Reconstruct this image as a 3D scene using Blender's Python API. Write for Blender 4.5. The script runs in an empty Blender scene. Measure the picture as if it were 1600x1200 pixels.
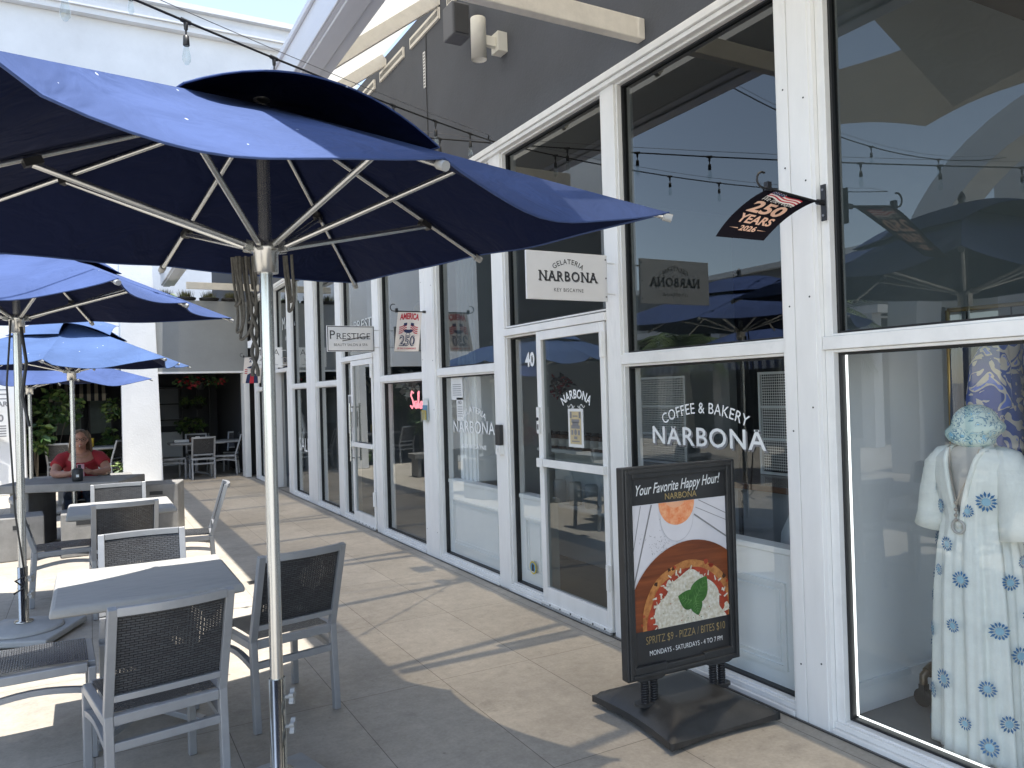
import bpy, bmesh, math, random
from mathutils import Vector, Matrix
from math import sin, cos, pi, radians, atan2, sqrt
random.seed(7)
SC = bpy.context.scene
COL = SC.collection
# ---------------------------------------------------------------- camera
cd = bpy.data.cameras.new('camera'); cam = bpy.data.objects.new('camera', cd); COL.objects.link(cam)
RIGHT = Vector((0.8752, -0.4829, -0.0289)); UP = Vector((0.0210, -0.0218, 0.9995)); FWD = Vector((0.4833, 0.8754, 0.0090))
M = Matrix.Identity(4)
for i in range(3):
    M[i][0] = RIGHT[i]; M[i][1] = UP[i]; M[i][2] = -FWD[i]
M[2][3] = 1.65
cam.matrix_world = M
cd.sensor_width = 36; cd.lens = 27.045; cd.clip_start = 0.05; cd.clip_end = 1000
SC.camera = cam
SC.render.resolution_x = 1024; SC.render.resolution_y = 768
# ---------------------------------------------------------------- world and sun
SUN = Vector((-0.03, 0.16, -1.0)).normalized()       # direction the light travels
wd = bpy.data.worlds.new('World'); SC.world = wd; wd.use_nodes = True
wn = wd.node_tree; wn.nodes.clear()
sky = wn.nodes.new('ShaderNodeTexSky'); sky.sky_type = 'NISHITA'; sky.sun_disc = False
sky.sun_elevation = radians(79.3); sky.sun_rotation = radians(171); sky.air_density = 1.0; sky.dust_density = 0.2; sky.ozone_density = 2.0
bg = wn.nodes.new('ShaderNodeBackground'); bg.inputs[1].default_value = 0.15
wo = wn.nodes.new('ShaderNodeOutputWorld')
hs = wn.nodes.new('ShaderNodeHueSaturation'); hs.inputs['Saturation'].default_value = 0.74; wn.links.new(sky.outputs[0], hs.inputs['Color']); wn.links.new(hs.outputs[0], bg.inputs[0]); wn.links.new(bg.outputs[0], wo.inputs[0])
sl = bpy.data.lights.new('sun', 'SUN'); sl.energy = 3.5; sl.angle = radians(0.53); sl.color = (1.0, 0.95, 0.87)
so = bpy.data.objects.new('sun', sl); COL.objects.link(so); so.rotation_euler = SUN.to_track_quat('-Z', 'Y').to_euler(); so.location = (0, 0, 30)
SC.view_settings.view_transform = 'Standard'; SC.view_settings.look = 'None'
SC.view_settings.exposure = 1.38; SC.view_settings.gamma = 1
cy = SC.cycles
cy.use_denoising = True
try: cy.denoiser = 'OPENIMAGEDENOISE'
except Exception: pass
cy.max_bounces = 10; cy.transparent_max_bounces = 24; cy.glossy_bounces = 4; cy.diffuse_bounces = 4; cy.caustics_reflective = False; cy.caustics_refractive = False
cy.sample_clamp_indirect = 6.0
# ---------------------------------------------------------------- materials
MATS = {}
def nodes(name):
    m = bpy.data.materials.new(name); m.use_nodes = True; t = m.node_tree; t.nodes.clear()
    out = t.nodes.new('ShaderNodeOutputMaterial'); MATS[name] = m
    return m, t, out
def N(t, typ, **kw):
    n = t.nodes.new(typ)
    for k, v in kw.items():
        if k.startswith('i_'): n.inputs[k[2:].replace('_', ' ')].default_value = v
        else: setattr(n, k, v)
    return n
def L(t, a, b): t.links.new(a, b)
def c4(c): return (c[0], c[1], c[2], 1)
def pm(name, col, rough=0.6, metal=0.0, var=0.12, scale=6.0, bump=0.0, bscale=60.0, stain=0.0, stretch=None, col2=None, spec=0.5, coat=0.0):
    m, t, out = nodes(name)
    b = N(t, 'ShaderNodeBsdfPrincipled'); b.inputs['Roughness'].default_value = rough; b.inputs['Metallic'].default_value = metal
    b.inputs['Specular IOR Level'].default_value = spec; b.inputs['Coat Weight'].default_value = coat
    tc = N(t, 'ShaderNodeTexCoord'); mp = N(t, 'ShaderNodeMapping'); L(t, tc.outputs['Object'], mp.inputs[0])
    if stretch: mp.inputs['Scale'].default_value = stretch
    n1 = N(t, 'ShaderNodeTexNoise'); n1.inputs['Scale'].default_value = scale; n1.inputs['Detail'].default_value = 6; n1.inputs['Roughness'].default_value = 0.65
    L(t, mp.outputs[0], n1.inputs['Vector'])
    r = N(t, 'ShaderNodeValToRGB'); r.color_ramp.elements[0].position = 0.32; r.color_ramp.elements[1].position = 0.68
    a = col2 if col2 else tuple(max(0, x * (1 - var)) for x in col)
    bb = col if col2 else tuple(min(1, x * (1 + var)) for x in col)
    r.color_ramp.elements[0].color = c4(a); r.color_ramp.elements[1].color = c4(bb)
    L(t, n1.outputs['Fac'], r.inputs[0]); cout = r.outputs[0]
    if stain:
        n3 = N(t, 'ShaderNodeTexNoise'); n3.inputs['Scale'].default_value = scale * 0.35; n3.inputs['Detail'].default_value = 9; n3.inputs['Roughness'].default_value = 0.75
        L(t, mp.outputs[0], n3.inputs['Vector'])
        r3 = N(t, 'ShaderNodeValToRGB'); r3.color_ramp.elements[0].position = 0.58; r3.color_ramp.elements[1].position = 0.78
        r3.color_ramp.elements[0].color = (0, 0, 0, 1); r3.color_ramp.elements[1].color = (stain, stain, stain, 1); L(t, n3.outputs['Fac'], r3.inputs[0])
        mx = N(t, 'ShaderNodeMixRGB'); mx.inputs[2].default_value = c4(tuple(x * 0.45 for x in col)); L(t, r3.outputs[0], mx.inputs[0]); L(t, cout, mx.inputs[1]); cout = mx.outputs[0]
    L(t, cout, b.inputs['Base Color'])
    rr = N(t, 'ShaderNodeMapRange'); rr.inputs['To Min'].default_value = max(0.02, rough * 0.85); rr.inputs['To Max'].default_value = min(1, rough * 1.15); L(t, n1.outputs['Fac'], rr.inputs[0]); L(t, rr.outputs[0], b.inputs['Roughness'])
    if bump:
        n2 = N(t, 'ShaderNodeTexNoise'); n2.inputs['Scale'].default_value = bscale; n2.inputs['Detail'].default_value = 4; L(t, mp.outputs[0], n2.inputs['Vector'])
        bp = N(t, 'ShaderNodeBump'); bp.inputs['Strength'].default_value = bump; bp.inputs['Distance'].default_value = 0.01; L(t, n2.outputs['Fac'], bp.inputs['Height']); L(t, bp.outputs[0], b.inputs['Normal'])
    L(t, b.outputs[0], out.inputs[0]); return m
def emit(name, col, s):
    m, t, out = nodes(name); e = N(t, 'ShaderNodeEmission'); e.inputs[0].default_value = c4(col); e.inputs[1].default_value = s; L(t, e.outputs[0], out.inputs[0]); return m
def glass(name, tint, f0=0.08, rough=0.0):
    m, t, out = nodes(name)
    g = N(t, 'ShaderNodeNewGeometry'); d = N(t, 'ShaderNodeVectorMath', operation='DOT_PRODUCT'); L(t, g.outputs['Incoming'], d.inputs[0]); L(t, g.outputs['Normal'], d.inputs[1])
    ab = N(t, 'ShaderNodeMath', operation='ABSOLUTE'); L(t, d.outputs['Value'], ab.inputs[0])
    s = N(t, 'ShaderNodeMath', operation='SUBTRACT'); s.inputs[0].default_value = 1; L(t, ab.outputs[0], s.inputs[1])
    p = N(t, 'ShaderNodeMath', operation='POWER'); L(t, s.outputs[0], p.inputs[0]); p.inputs[1].default_value = 4.0
    ma = N(t, 'ShaderNodeMath', operation='MULTIPLY_ADD'); L(t, p.outputs[0], ma.inputs[0]); ma.inputs[1].default_value = 1 - f0; ma.inputs[2].default_value = f0
    tr = N(t, 'ShaderNodeBsdfTransparent'); tr.inputs[0].default_value = c4(tint)
    gl = N(t, 'ShaderNodeBsdfGlossy'); gl.inputs['Roughness'].default_value = rough; gl.inputs[0].default_value = (0.95, 0.98, 0.97, 1)
    mx = N(t, 'ShaderNodeMixShader'); L(t, ma.outputs[0], mx.inputs[0]); L(t, tr.outputs[0], mx.inputs[1]); L(t, gl.outputs[0], mx.inputs[2]); L(t, mx.outputs[0], out.inputs[0]); return m
def film_mat():
    m, t, out = nodes('frosted_film')
    d = N(t, 'ShaderNodeBsdfDiffuse'); d.inputs[0].default_value = (.80, .85, .86, 1); tl = N(t, 'ShaderNodeBsdfTranslucent'); tl.inputs[0].default_value = (.8, .85, .86, 1); tr = N(t, 'ShaderNodeBsdfTransparent')
    m1 = N(t, 'ShaderNodeMixShader'); m1.inputs[0].default_value = .2; L(t, d.outputs[0], m1.inputs[1]); L(t, tl.outputs[0], m1.inputs[2])
    m2 = N(t, 'ShaderNodeMixShader'); m2.inputs[0].default_value = .26; L(t, m1.outputs[0], m2.inputs[1]); L(t, tr.outputs[0], m2.inputs[2]); L(t, m2.outputs[0], out.inputs[0]); return m
def fabric(name, col, trans=0.25, rough=0.8, var=0.1, specks=True, under_shade=None):
    m, t, out = nodes(name)
    tc = N(t, 'ShaderNodeTexCoord'); n1 = N(t, 'ShaderNodeTexNoise'); n1.inputs['Scale'].default_value = 2.2; n1.inputs['Detail'].default_value = 8; L(t, tc.outputs['Object'], n1.inputs['Vector'])
    r = N(t, 'ShaderNodeValToRGB'); r.color_ramp.elements[0].position = .3; r.color_ramp.elements[1].position = .7
    r.color_ramp.elements[0].color = c4(tuple(x * (1 - var) for x in col)); r.color_ramp.elements[1].color = c4(tuple(min(1, x * (1 + var)) for x in col)); L(t, n1.outputs['Fac'], r.inputs[0]); cc = r.outputs[0]
    if specks:      # bird marks and dust flecks
        vo = N(t, 'ShaderNodeTexVoronoi'); vo.inputs['Scale'].default_value = 9; L(t, tc.outputs['Object'], vo.inputs['Vector'])
        lt = N(t, 'ShaderNodeMath', operation='LESS_THAN'); lt.inputs[1].default_value = 0.045; L(t, vo.outputs['Distance'], lt.inputs[0])
        mx = N(t, 'ShaderNodeMixRGB'); mx.inputs[2].default_value = (.55, .6, .7, 1); L(t, lt.outputs[0], mx.inputs[0]); L(t, cc, mx.inputs[1]); cc = mx.outputs[0]
    if under_shade:      # shade under the canopy, put into the colour of the back faces
        ge = N(t, 'ShaderNodeNewGeometry'); ml = N(t, 'ShaderNodeMixRGB'); ml.inputs[2].default_value = c4(under_shade); L(t, ge.outputs['Backfacing'], ml.inputs[0]); L(t, cc, ml.inputs[1]); cc = ml.outputs[0]
    wv = N(t, 'ShaderNodeTexNoise'); wv.inputs['Scale'].default_value = 350; L(t, tc.outputs['Object'], wv.inputs['Vector'])
    bp = N(t, 'ShaderNodeBump'); bp.inputs['Strength'].default_value = 0.12; bp.inputs['Distance'].default_value = 0.004; L(t, wv.outputs['Fac'], bp.inputs['Height'])
    cr = N(t, 'ShaderNodeTexNoise'); cr.inputs['Scale'].default_value = 5; cr.inputs['Detail'].default_value = 3; cr.inputs['Distortion'].default_value = .8; L(t, tc.outputs['Object'], cr.inputs['Vector'])
    b2 = N(t, 'ShaderNodeBump'); b2.inputs['Strength'].default_value = .5; b2.inputs['Distance'].default_value = .05; L(t, cr.outputs['Fac'], b2.inputs['Height']); L(t, bp.outputs[0], b2.inputs['Normal']); bp = b2
    b = N(t, 'ShaderNodeBsdfPrincipled'); b.inputs['Roughness'].default_value = rough; b.inputs['Specular IOR Level'].default_value = .12
    L(t, cc, b.inputs['Base Color']); L(t, bp.outputs[0], b.inputs['Normal'])
    tl = N(t, 'ShaderNodeBsdfTranslucent'); L(t, cc, tl.inputs[0])
    mx2 = N(t, 'ShaderNodeMixShader'); mx2.inputs[0].default_value = trans; L(t, b.outputs[0], mx2.inputs[1]); L(t, tl.outputs[0], mx2.inputs[2]); L(t, mx2.outputs[0], out.inputs[0]); return m
def wicker(name, rot):
    m, t, out = nodes(name)
    tc = N(t, 'ShaderNodeTexCoord'); mp = N(t, 'ShaderNodeMapping'); mp.inputs['Rotation'].default_value = rot; L(t, tc.outputs['Object'], mp.inputs[0])
    br = N(t, 'ShaderNodeTexBrick'); br.offset = 0.5; br.inputs['Scale'].default_value = 1; br.inputs['Brick Width'].default_value = 0.030; br.inputs['Row Height'].default_value = 0.0105
    br.inputs['Mortar Size'].default_value = 0.0013; br.inputs['Mortar Smooth'].default_value = 0.9; br.inputs['Color1'].default_value = (.072, .075, .080, 1); br.inputs['Color2'].default_value = (.055, .056, .060, 1); br.inputs['Mortar'].default_value = (.022, .022, .024, 1)
    L(t, mp.outputs[0], br.inputs[0])
    b = N(t, 'ShaderNodeBsdfPrincipled'); b.inputs['Roughness'].default_value = 0.26; L(t, br.outputs[0], b.inputs[0])
    inv = N(t, 'ShaderNodeMath', operation='SUBTRACT'); inv.inputs[0].default_value = 1; L(t, br.outputs['Fac'], inv.inputs[1])
    sx = N(t, 'ShaderNodeSeparateXYZ'); L(t, mp.outputs[0], sx.inputs[0])
    bp = N(t, 'ShaderNodeBump'); bp.inputs['Strength'].default_value = 1.0; bp.inputs['Distance'].default_value = 0.006; L(t, inv.outputs[0], bp.inputs['Height']); L(t, bp.outputs[0], b.inputs['Normal'])
    nz = N(t, 'ShaderNodeTexNoise'); nz.inputs['Scale'].default_value = 6; L(t, mp.outputs[0], nz.inputs['Vector'])
    gt = N(t, 'ShaderNodeMath', operation='GREATER_THAN'); gt.inputs[1].default_value = 0.57; L(t, nz.outputs['Fac'], gt.inputs[0])
    g2 = N(t, 'ShaderNodeMath', operation='GREATER_THAN'); g2.inputs[1].default_value = 0.93; L(t, br.outputs['Fac'], g2.inputs[0])
    dv = N(t, 'ShaderNodeMath', operation='MULTIPLY'); dv.inputs[1].default_value = 1 / .013; L(t, sx.outputs[0], dv.inputs[0]); fr = N(t, 'ShaderNodeMath', operation='FRACT'); L(t, dv.outputs[0], fr.inputs[0]); g3 = N(t, 'ShaderNodeMath', operation='LESS_THAN'); g3.inputs[1].default_value = .30; L(t, fr.outputs[0], g3.inputs[0])
    mu0 = N(t, 'ShaderNodeMath', operation='MULTIPLY'); L(t, gt.outputs[0], mu0.inputs[0]); L(t, g3.outputs[0], mu0.inputs[1])
    mu = N(t, 'ShaderNodeMath', operation='MULTIPLY'); L(t, mu0.outputs[0], mu.inputs[0]); L(t, g2.outputs[0], mu.inputs[1])
    tr = N(t, 'ShaderNodeBsdfTransparent'); mx = N(t, 'ShaderNodeMixShader'); L(t, mu.outputs[0], mx.inputs[0]); L(t, b.outputs[0], mx.inputs[1]); L(t, tr.outputs[0], mx.inputs[2]); L(t, mx.outputs[0], out.inputs[0]); return m
def paving_mat():
    m, t, out = nodes('paving_tile')
    g = N(t, 'ShaderNodeNewGeometry'); mp = N(t, 'ShaderNodeMapping'); mp.inputs['Location'].default_value = (-0.58 + .585 * 100, -2.89 + 1.22 * 100, 0); L(t, g.outputs['Position'], mp.inputs[0])
    br = N(t, 'ShaderNodeTexBrick'); br.offset = 0; br.squash = 1; br.inputs['Scale'].default_value = 1; br.inputs['Brick Width'].default_value = .585; br.inputs['Row Height'].default_value = 1.22
    br.inputs['Mortar Size'].default_value = .0022; br.inputs['Mortar Smooth'].default_value = .3; br.inputs['Bias'].default_value = 0
    br.inputs['Color1'].default_value = (.435, .395, .335, 1); br.inputs['Color2'].default_value = (.47, .43, .37, 1); br.inputs['Mortar'].default_value = (.15, .135, .115, 1); L(t, mp.outputs[0], br.inputs[0])
    def noise(s, d, r=.6):
        n = N(t, 'ShaderNodeTexNoise'); n.inputs['Scale'].default_value = s; n.inputs['Detail'].default_value = d; n.inputs['Roughness'].default_value = r; L(t, g.outputs['Position'], n.inputs['Vector']); return n
    def mul(c, n, lo, hi, p0, p1):
        r = N(t, 'ShaderNodeMapRange'); r.inputs[1].default_value = p0; r.inputs[2].default_value = p1; r.inputs[3].default_value = lo; r.inputs[4].default_value = hi; L(t, n.outputs['Fac'], r.inputs[0])
        x = N(t, 'ShaderNodeMixRGB', blend_type='MULTIPLY'); x.inputs[0].default_value = 1; L(t, c, x.inputs[1]); L(t, r.outputs[0], x.inputs[2]); return x.outputs[0]
    c = mul(br.outputs[0], noise(1.1, 8, .7), .80, 1.12, .3, .7)
    c = mul(c, noise(14, 6, .7), .86, 1.1, .3, .7)
    c = mul(c, noise(0.45, 4), .88, 1.08, .35, .65)
    c = mul(c, noise(60, 3), .9, 1.05, .3, .7)
    def mask(fac, lo, hi, to, c):
        r = N(t, 'ShaderNodeMapRange'); r.inputs[1].default_value = lo; r.inputs[2].default_value = hi; r.inputs[3].default_value = to; r.inputs[4].default_value = 1; L(t, fac, r.inputs[0]); x = N(t, 'ShaderNodeMixRGB', blend_type='MULTIPLY'); x.inputs[0].default_value = 1; L(t, c, x.inputs[1]); L(t, r.outputs[0], x.inputs[2]); return x.outputs[0]
    vo = N(t, 'ShaderNodeTexVoronoi'); vo.inputs['Scale'].default_value = 1.9; vo.inputs['Randomness'].default_value = 1; L(t, g.outputs['Position'], vo.inputs['Vector']); c = mask(vo.outputs['Distance'], .018, .026, .55, c)
    vo2 = N(t, 'ShaderNodeTexVoronoi'); vo2.inputs['Scale'].default_value = 7; L(t, g.outputs['Position'], vo2.inputs['Vector']); c = mask(vo2.outputs['Distance'], .03, .06, .78, c)
    c = mask(noise(2.3, 10, .8).outputs['Fac'], .34, .44, .80, c)
    lt = N(t, 'ShaderNodeMapRange'); lt.inputs[1].default_value = .60; lt.inputs[2].default_value = .72; lt.inputs[3].default_value = 1; lt.inputs[4].default_value = 1.16; L(t, noise(1.7, 9, .75).outputs['Fac'], lt.inputs[0]); xl = N(t, 'ShaderNodeMixRGB', blend_type='MULTIPLY'); xl.inputs[0].default_value = 1; L(t, c, xl.inputs[1]); L(t, lt.outputs[0], xl.inputs[2]); c = xl.outputs[0]
    b = N(t, 'ShaderNodeBsdfPrincipled'); b.inputs['Roughness'].default_value = .62; b.inputs['Specular IOR Level'].default_value = .35; L(t, c, b.inputs[0])
    bp = N(t, 'ShaderNodeBump'); bp.inputs['Strength'].default_value = .12; bp.inputs['Distance'].default_value = .004; L(t, noise(90, 4).outputs['Fac'], bp.inputs['Height']); L(t, bp.outputs[0], b.inputs['Normal'])
    L(t, b.outputs[0], out.inputs[0]); return m
def roof_mat():
    m, t, out = nodes('bronze_polycarbonate')
    tr = N(t, 'ShaderNodeBsdfTransparent'); tr.inputs[0].default_value = (.38, .34, .28, 1)
    tl = N(t, 'ShaderNodeBsdfTranslucent'); tl.inputs[0].default_value = (.62, .575, .49, 1)
    mx = N(t, 'ShaderNodeMixShader'); mx.inputs[0].default_value = .55; L(t, tr.outputs[0], mx.inputs[1]); L(t, tl.outputs[0], mx.inputs[2])
    L(t, mx.outputs[0], out.inputs[0]); return m
def pattern_cloth(name, base, ink, scale, lo, hi, trans=0.1):
    m, t, out = nodes(name)
    tc = N(t, 'ShaderNodeTexCoord'); vo = N(t, 'ShaderNodeTexNoise'); vo.inputs['Scale'].default_value = scale; vo.inputs['Detail'].default_value = 1.5; vo.inputs['Distortion'].default_value = 1.6; L(t, tc.outputs['Object'], vo.inputs['Vector'])
    r = N(t, 'ShaderNodeValToRGB'); r.color_ramp.interpolation = 'CONSTANT'; e = r.color_ramp.elements; e[0].position = 0; e[0].color = c4(base); e[1].position = lo; e[1].color = c4(ink)
    x = e.new(hi); x.color = c4(base); x2 = e.new(min(.99, hi + .08)); x2.color = c4(tuple(min(1, q * 1.7 + .05) for q in ink)); L(t, vo.outputs['Fac'], r.inputs[0])
    b = N(t, 'ShaderNodeBsdfPrincipled'); b.inputs['Roughness'].default_value = .8; L(t, r.outputs[0], b.inputs[0]); L(t, b.outputs[0], out.inputs[0]); return m
def lattice_mat():
    m, t, out = nodes('pierced_metal')
    tc = N(t, 'ShaderNodeTexCoord'); sp = N(t, 'ShaderNodeSeparateXYZ'); L(t, tc.outputs['Object'], sp.inputs[0])
    def s(o, k):
        a = N(t, 'ShaderNodeMath', operation='MULTIPLY'); a.inputs[1].default_value = k; L(t, o, a.inputs[0]); b = N(t, 'ShaderNodeMath', operation='SINE'); L(t, a.outputs[0], b.inputs[0]); return b.outputs[0]
    mu = N(t, 'ShaderNodeMath', operation='MULTIPLY'); L(t, s(sp.outputs[1], 150), mu.inputs[0]); L(t, s(sp.outputs[2], 150), mu.inputs[1])
    ab = N(t, 'ShaderNodeMath', operation='ABSOLUTE'); L(t, mu.outputs[0], ab.inputs[0]); gt = N(t, 'ShaderNodeMath', operation='GREATER_THAN'); gt.inputs[1].default_value = .38; L(t, ab.outputs[0], gt.inputs[0])
    b = N(t, 'ShaderNodeBsdfPrincipled'); b.inputs[0].default_value = (.75, .75, .73, 1); b.inputs['Roughness'].default_value = .5
    tr = N(t, 'ShaderNodeBsdfTransparent'); mx = N(t, 'ShaderNodeMixShader'); L(t, gt.outputs[0], mx.inputs[0]); L(t, b.outputs[0], mx.inputs[1]); L(t, tr.outputs[0], mx.inputs[2]); L(t, mx.outputs[0], out.inputs[0]); return m
def wood_mat(name, a, b2, sc=(3, 40, 40)):
    return pm(name, a, rough=.45, col2=b2, scale=1.0, stretch=sc)
def stripes(name, a, b2, w, axis=0):
    m, t, out = nodes(name)
    tc = N(t, 'ShaderNodeTexCoord'); sp = N(t, 'ShaderNodeSeparateXYZ'); L(t, tc.outputs['Object'], sp.inputs[0])
    d = N(t, 'ShaderNodeMath', operation='DIVIDE'); d.inputs[1].default_value = w * 2; L(t, sp.outputs[axis], d.inputs[0]); f = N(t, 'ShaderNodeMath', operation='FRACT'); L(t, d.outputs[0], f.inputs[0]); g = N(t, 'ShaderNodeMath', operation='GREATER_THAN'); g.inputs[1].default_value = .5; L(t, f.outputs[0], g.inputs[0])
    mx = N(t, 'ShaderNodeMixRGB'); mx.inputs[1].default_value = c4(a); mx.inputs[2].default_value = c4(b2); L(t, g.outputs[0], mx.inputs[0])
    b = N(t, 'ShaderNodeBsdfPrincipled'); b.inputs['Roughness'].default_value = .8; L(t, mx.outputs[0], b.inputs[0]); L(t, b.outputs[0], out.inputs[0]); return m

film_mat(); paving_mat(); roof_mat(); lattice_mat()
glass('shop_glass', (.95, .97, .965), .07); glass('upper_glass', (.26, .30, .31), .09); glass('clear_glass', (.9, .93, .93), .06); glass('dark_tint_glass', (.46, .50, .50), .08)
pm('white_paint', (.85, .85, .83), .40, var=.06, scale=5, stain=.38, bump=.08, bscale=25, stretch=(1, 1, .22))
pm('white_paint_b', (.84, .84, .82), .42, var=.06, scale=5, stain=.30, bump=.06, bscale=25)
pm('weathered_cream', (.74, .70, .62), .6, var=.08, scale=9, stain=.55, bump=.15, bscale=40)
pm('gutter_white', (.66, .67, .69), .35, var=.06, scale=2.5, stain=.2, stretch=(1, .15, 1))
pm('gray_stucco', (.088, .095, .110), .85, var=.12, scale=1.6, bump=.25, bscale=45, stain=.25)
pm('mid_gray_stucco', (.27, .28, .28), .85, var=.08, scale=1.8, bump=.3, bscale=40, stain=.15)
pm('white_stucco', (.74, .76, .78), .8, var=.05, scale=1.4, bump=.35, bscale=30, stain=.10)
pm('pale_stucco_far', (.60, .62, .645), .85, var=.07, scale=.8, bump=.4, bscale=8, stain=.16)
pm('rubber', (.012, .013, .014), .5, var=.2)
pm('black_plastic', (.030, .031, .032), .42, var=.25, scale=12, bump=.06, bscale=90, stain=.25)
pm('black_metal', (.015, .015, .017), .4, var=.15)
pm('alu', (.62, .63, .62), .26, metal=.92, var=.06, scale=3, stretch=(1, 1, .2))
pm('steel', (.66, .64, .58), .18, metal=1.0, var=.08, scale=6)
pm('dark_steel', (.14, .14, .14), .35, metal=.8)
pm('chair_gray', (.33, .34, .355), .36, metal=.25, var=.06, scale=14, stain=.12)
wicker('wicker_back', (radians(-90), 0, 0)); wicker('wicker_seat', (0, 0, 0))
pm('table_stone', (.42, .415, .395), .7, var=.10, scale=9, col2=(.35, .35, .34), stretch=(1, 5, 1), bump=.06, bscale=60, spec=.2, stain=.12)
pm('concrete', (.25, .245, .235), .75, var=.18, scale=5, bump=.22, bscale=35, stain=.4)
pm('stand_gray', (.36, .37, .37), .5, var=.1, scale=7, stain=.25)
fabric('navy_canvas', (.062, .096, .225), .0, var=.2, under_shade=(.006, .011, .042))
fabric('navy_canvas_b', (.075, .125, .26), .0, var=.16, under_shade=(.006, .011, .042))
pm('rope_gray', (.10, .097, .09), .9, var=.3, scale=60, bump=.6, bscale=200)
pm('sign_white', (.82, .82, .81), .35, var=.03, scale=4, stain=.05)
pm('ink_dark', (.025, .027, .03), .5, var=.1); pm('ink_gray', (.22, .22, .23), .5, var=.1); pm('letter_white', (.82, .84, .84), .5, var=.04)
pm('letter_pale', (.60, .63, .63), .5, var=.04); pm('gold_ink', (.42, .31, .13), .4, var=.1); pm('poster_black', (.03, .031, .033), .3, var=.1)
pm('poster_white', (.66, .66, .70), .35, var=.05, scale=5); pm('cheese', (.80, .78, .70), .5, col2=(.50, .44, .30), scale=55, bump=.6, bscale=90)
pm('sauce', (.36, .05, .02), .4, var=.35, scale=20); pm('crust', (.60, .27, .08), .6, col2=(.27, .085, .022), scale=26)
wood_mat('board_wood', (.26, .07, .02), (.09, .02, .006), (1.5, 1, 26)); pm('basil', (.06, .19, .03), .4, col2=(.02, .09, .012), scale=25)
pm('basil_vein', (.16, .32, .10), .5); pm('drink', (.75, .20, .06), .3, col2=(.85, .45, .25), scale=40); pm('glass_line', (.50, .50, .53), .4)
pm('flag_cream', (.78, .72, .66), .85, var=.05, scale=10); pm('flag_red', (.50, .03, .05), .85); pm('flag_navy', (.02, .035, .10), .85); pm('flag_black', (.009, .008, .012), 1.0, spec=.05); pm('flag_peach', (.68, .42, .30), .8); pm('flag_gray', (.45, .40, .42), .85)
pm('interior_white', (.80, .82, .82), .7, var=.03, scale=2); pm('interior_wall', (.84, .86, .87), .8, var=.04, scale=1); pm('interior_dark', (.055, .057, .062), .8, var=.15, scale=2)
pm('shop_floor', (.20, .20, .20), .45, var=.1, scale=3); pm('interior_mid', (.22, .235, .25), .75, var=.1, scale=2)
emit('led', (.95, 1, 1), 1.0); emit('neon_pink', (1, .30, .36), .75); emit('small_lamp', (1, .85, .6), 3)
pm('lamp_cream', (.76, .74, .66), .4, var=.05); pm('speaker_gray', (.12, .126, .142), .6, var=.1)
pm('bulb_brass', (.03, .03, .03), .45); pm('cable', (.012, .012, .013), .6); pm('wire_steel', (.25, .25, .26), .4, metal=.6)
pattern_cloth('print_blue', (.62, .58, .52), (.03, .08, .36), 9, .44, .60); pattern_cloth('print_teal', (.62, .66, .60), (.06, .22, .34), 14, .47, .54); pattern_cloth('print_leaf', (.50, .55, .48), (.10, .22, .42), 7, .47, .56); pattern_cloth('print_mono', (.60, .60, .60), (.03, .03, .05), 26, .45, .58)
pm('dress_cloth', (.80, .82, .77), .85, var=.05, scale=18, bump=.2, bscale=250); pm('flower_blue', (.045, .17, .36), .8, var=.2); pm('flower_pale', (.30, .50, .62), .8)
pattern_cloth('scarf_print', (.52, .66, .62), (.09, .24, .34), 30, .50, .56); pm('mannequin_skin', (.48, .46, .43), .45, var=.03); pm('bead', (.35, .30, .25), .3); pm('pipe_bronze', (.17, .13, .09), .35, metal=.7, var=.2); pm('brass', (.50, .34, .12), .3, metal=.9)
pm('skin', (.46, .24, .17), .5, var=.1, scale=20); pm('hair_brown', (.17, .115, .075), .55, var=.5, scale=40, stretch=(1, 1, .15)); pm('red_shirt', (.34, .025, .035), .85, var=.15, scale=20); pm('denim', (.05, .07, .12), .85)
pm('phone_pink', (.70, .38, .45), .35); pm('lip', (.36, .10, .09), .45); pm('eye_dark', (.02, .015, .012), .3)
pm('leaf_green', (.06, .12, .03), .5, col2=(.02, .06, .015), scale=8); pm('leaf_light', (.18, .24, .06), .5, col2=(.07, .13, .03), scale=8); pm('palm_green', (.10, .15, .035), .5, col2=(.045, .085, .02), scale=4); pm('trunk', (.20, .17, .13), .9, var=.3, scale=20, bump=.5, bscale=40)
pm('pot_black', (.015, .015, .015), .6); pm('grass_tuft', (.16, .15, .07), .8, col2=(.07, .08, .03), scale=30)
stripes('awning_stripe', (.62, .55, .40), (.02, .02, .025), .075); stripes('awning_navy', (.42, .46, .54), (.03, .05, .14), .14, 1)
pm('menu_tan', (.52, .43, .26), .7, var=.1, scale=20); pm('paper', (.72, .73, .72), .7, var=.03); pm('yellow_ink', (.60, .48, .06), .6); pm('seal_blue', (.12, .28, .42), .5); pm('tan_wood', (.42, .30, .17), .6, var=.15, scale=8); pm('red_flower', (.30, .02, .03), .6, var=.4, scale=30)
pm('amber_glass', (.10, .05, .03), .2); pm('jar_label', (.60, .58, .54), .6); pm('ivory', (.42, .46, .48), .4); pm('gold_shade', (.40, .30, .10), .35, metal=.6, var=.4, scale=40); fabric('shade_sail_cloth', (.36, .33, .28), .25, var=.05, specks=False); pm('table_dark', (.10, .10, .10), .5); pm('tin_yellow', (.50, .36, .04), .4)
pm('screen_green', (.16, .22, .19), .4); pm('roof_dark', (.10, .105, .115), .8); pm('sage', (.30, .33, .28), .7)
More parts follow.
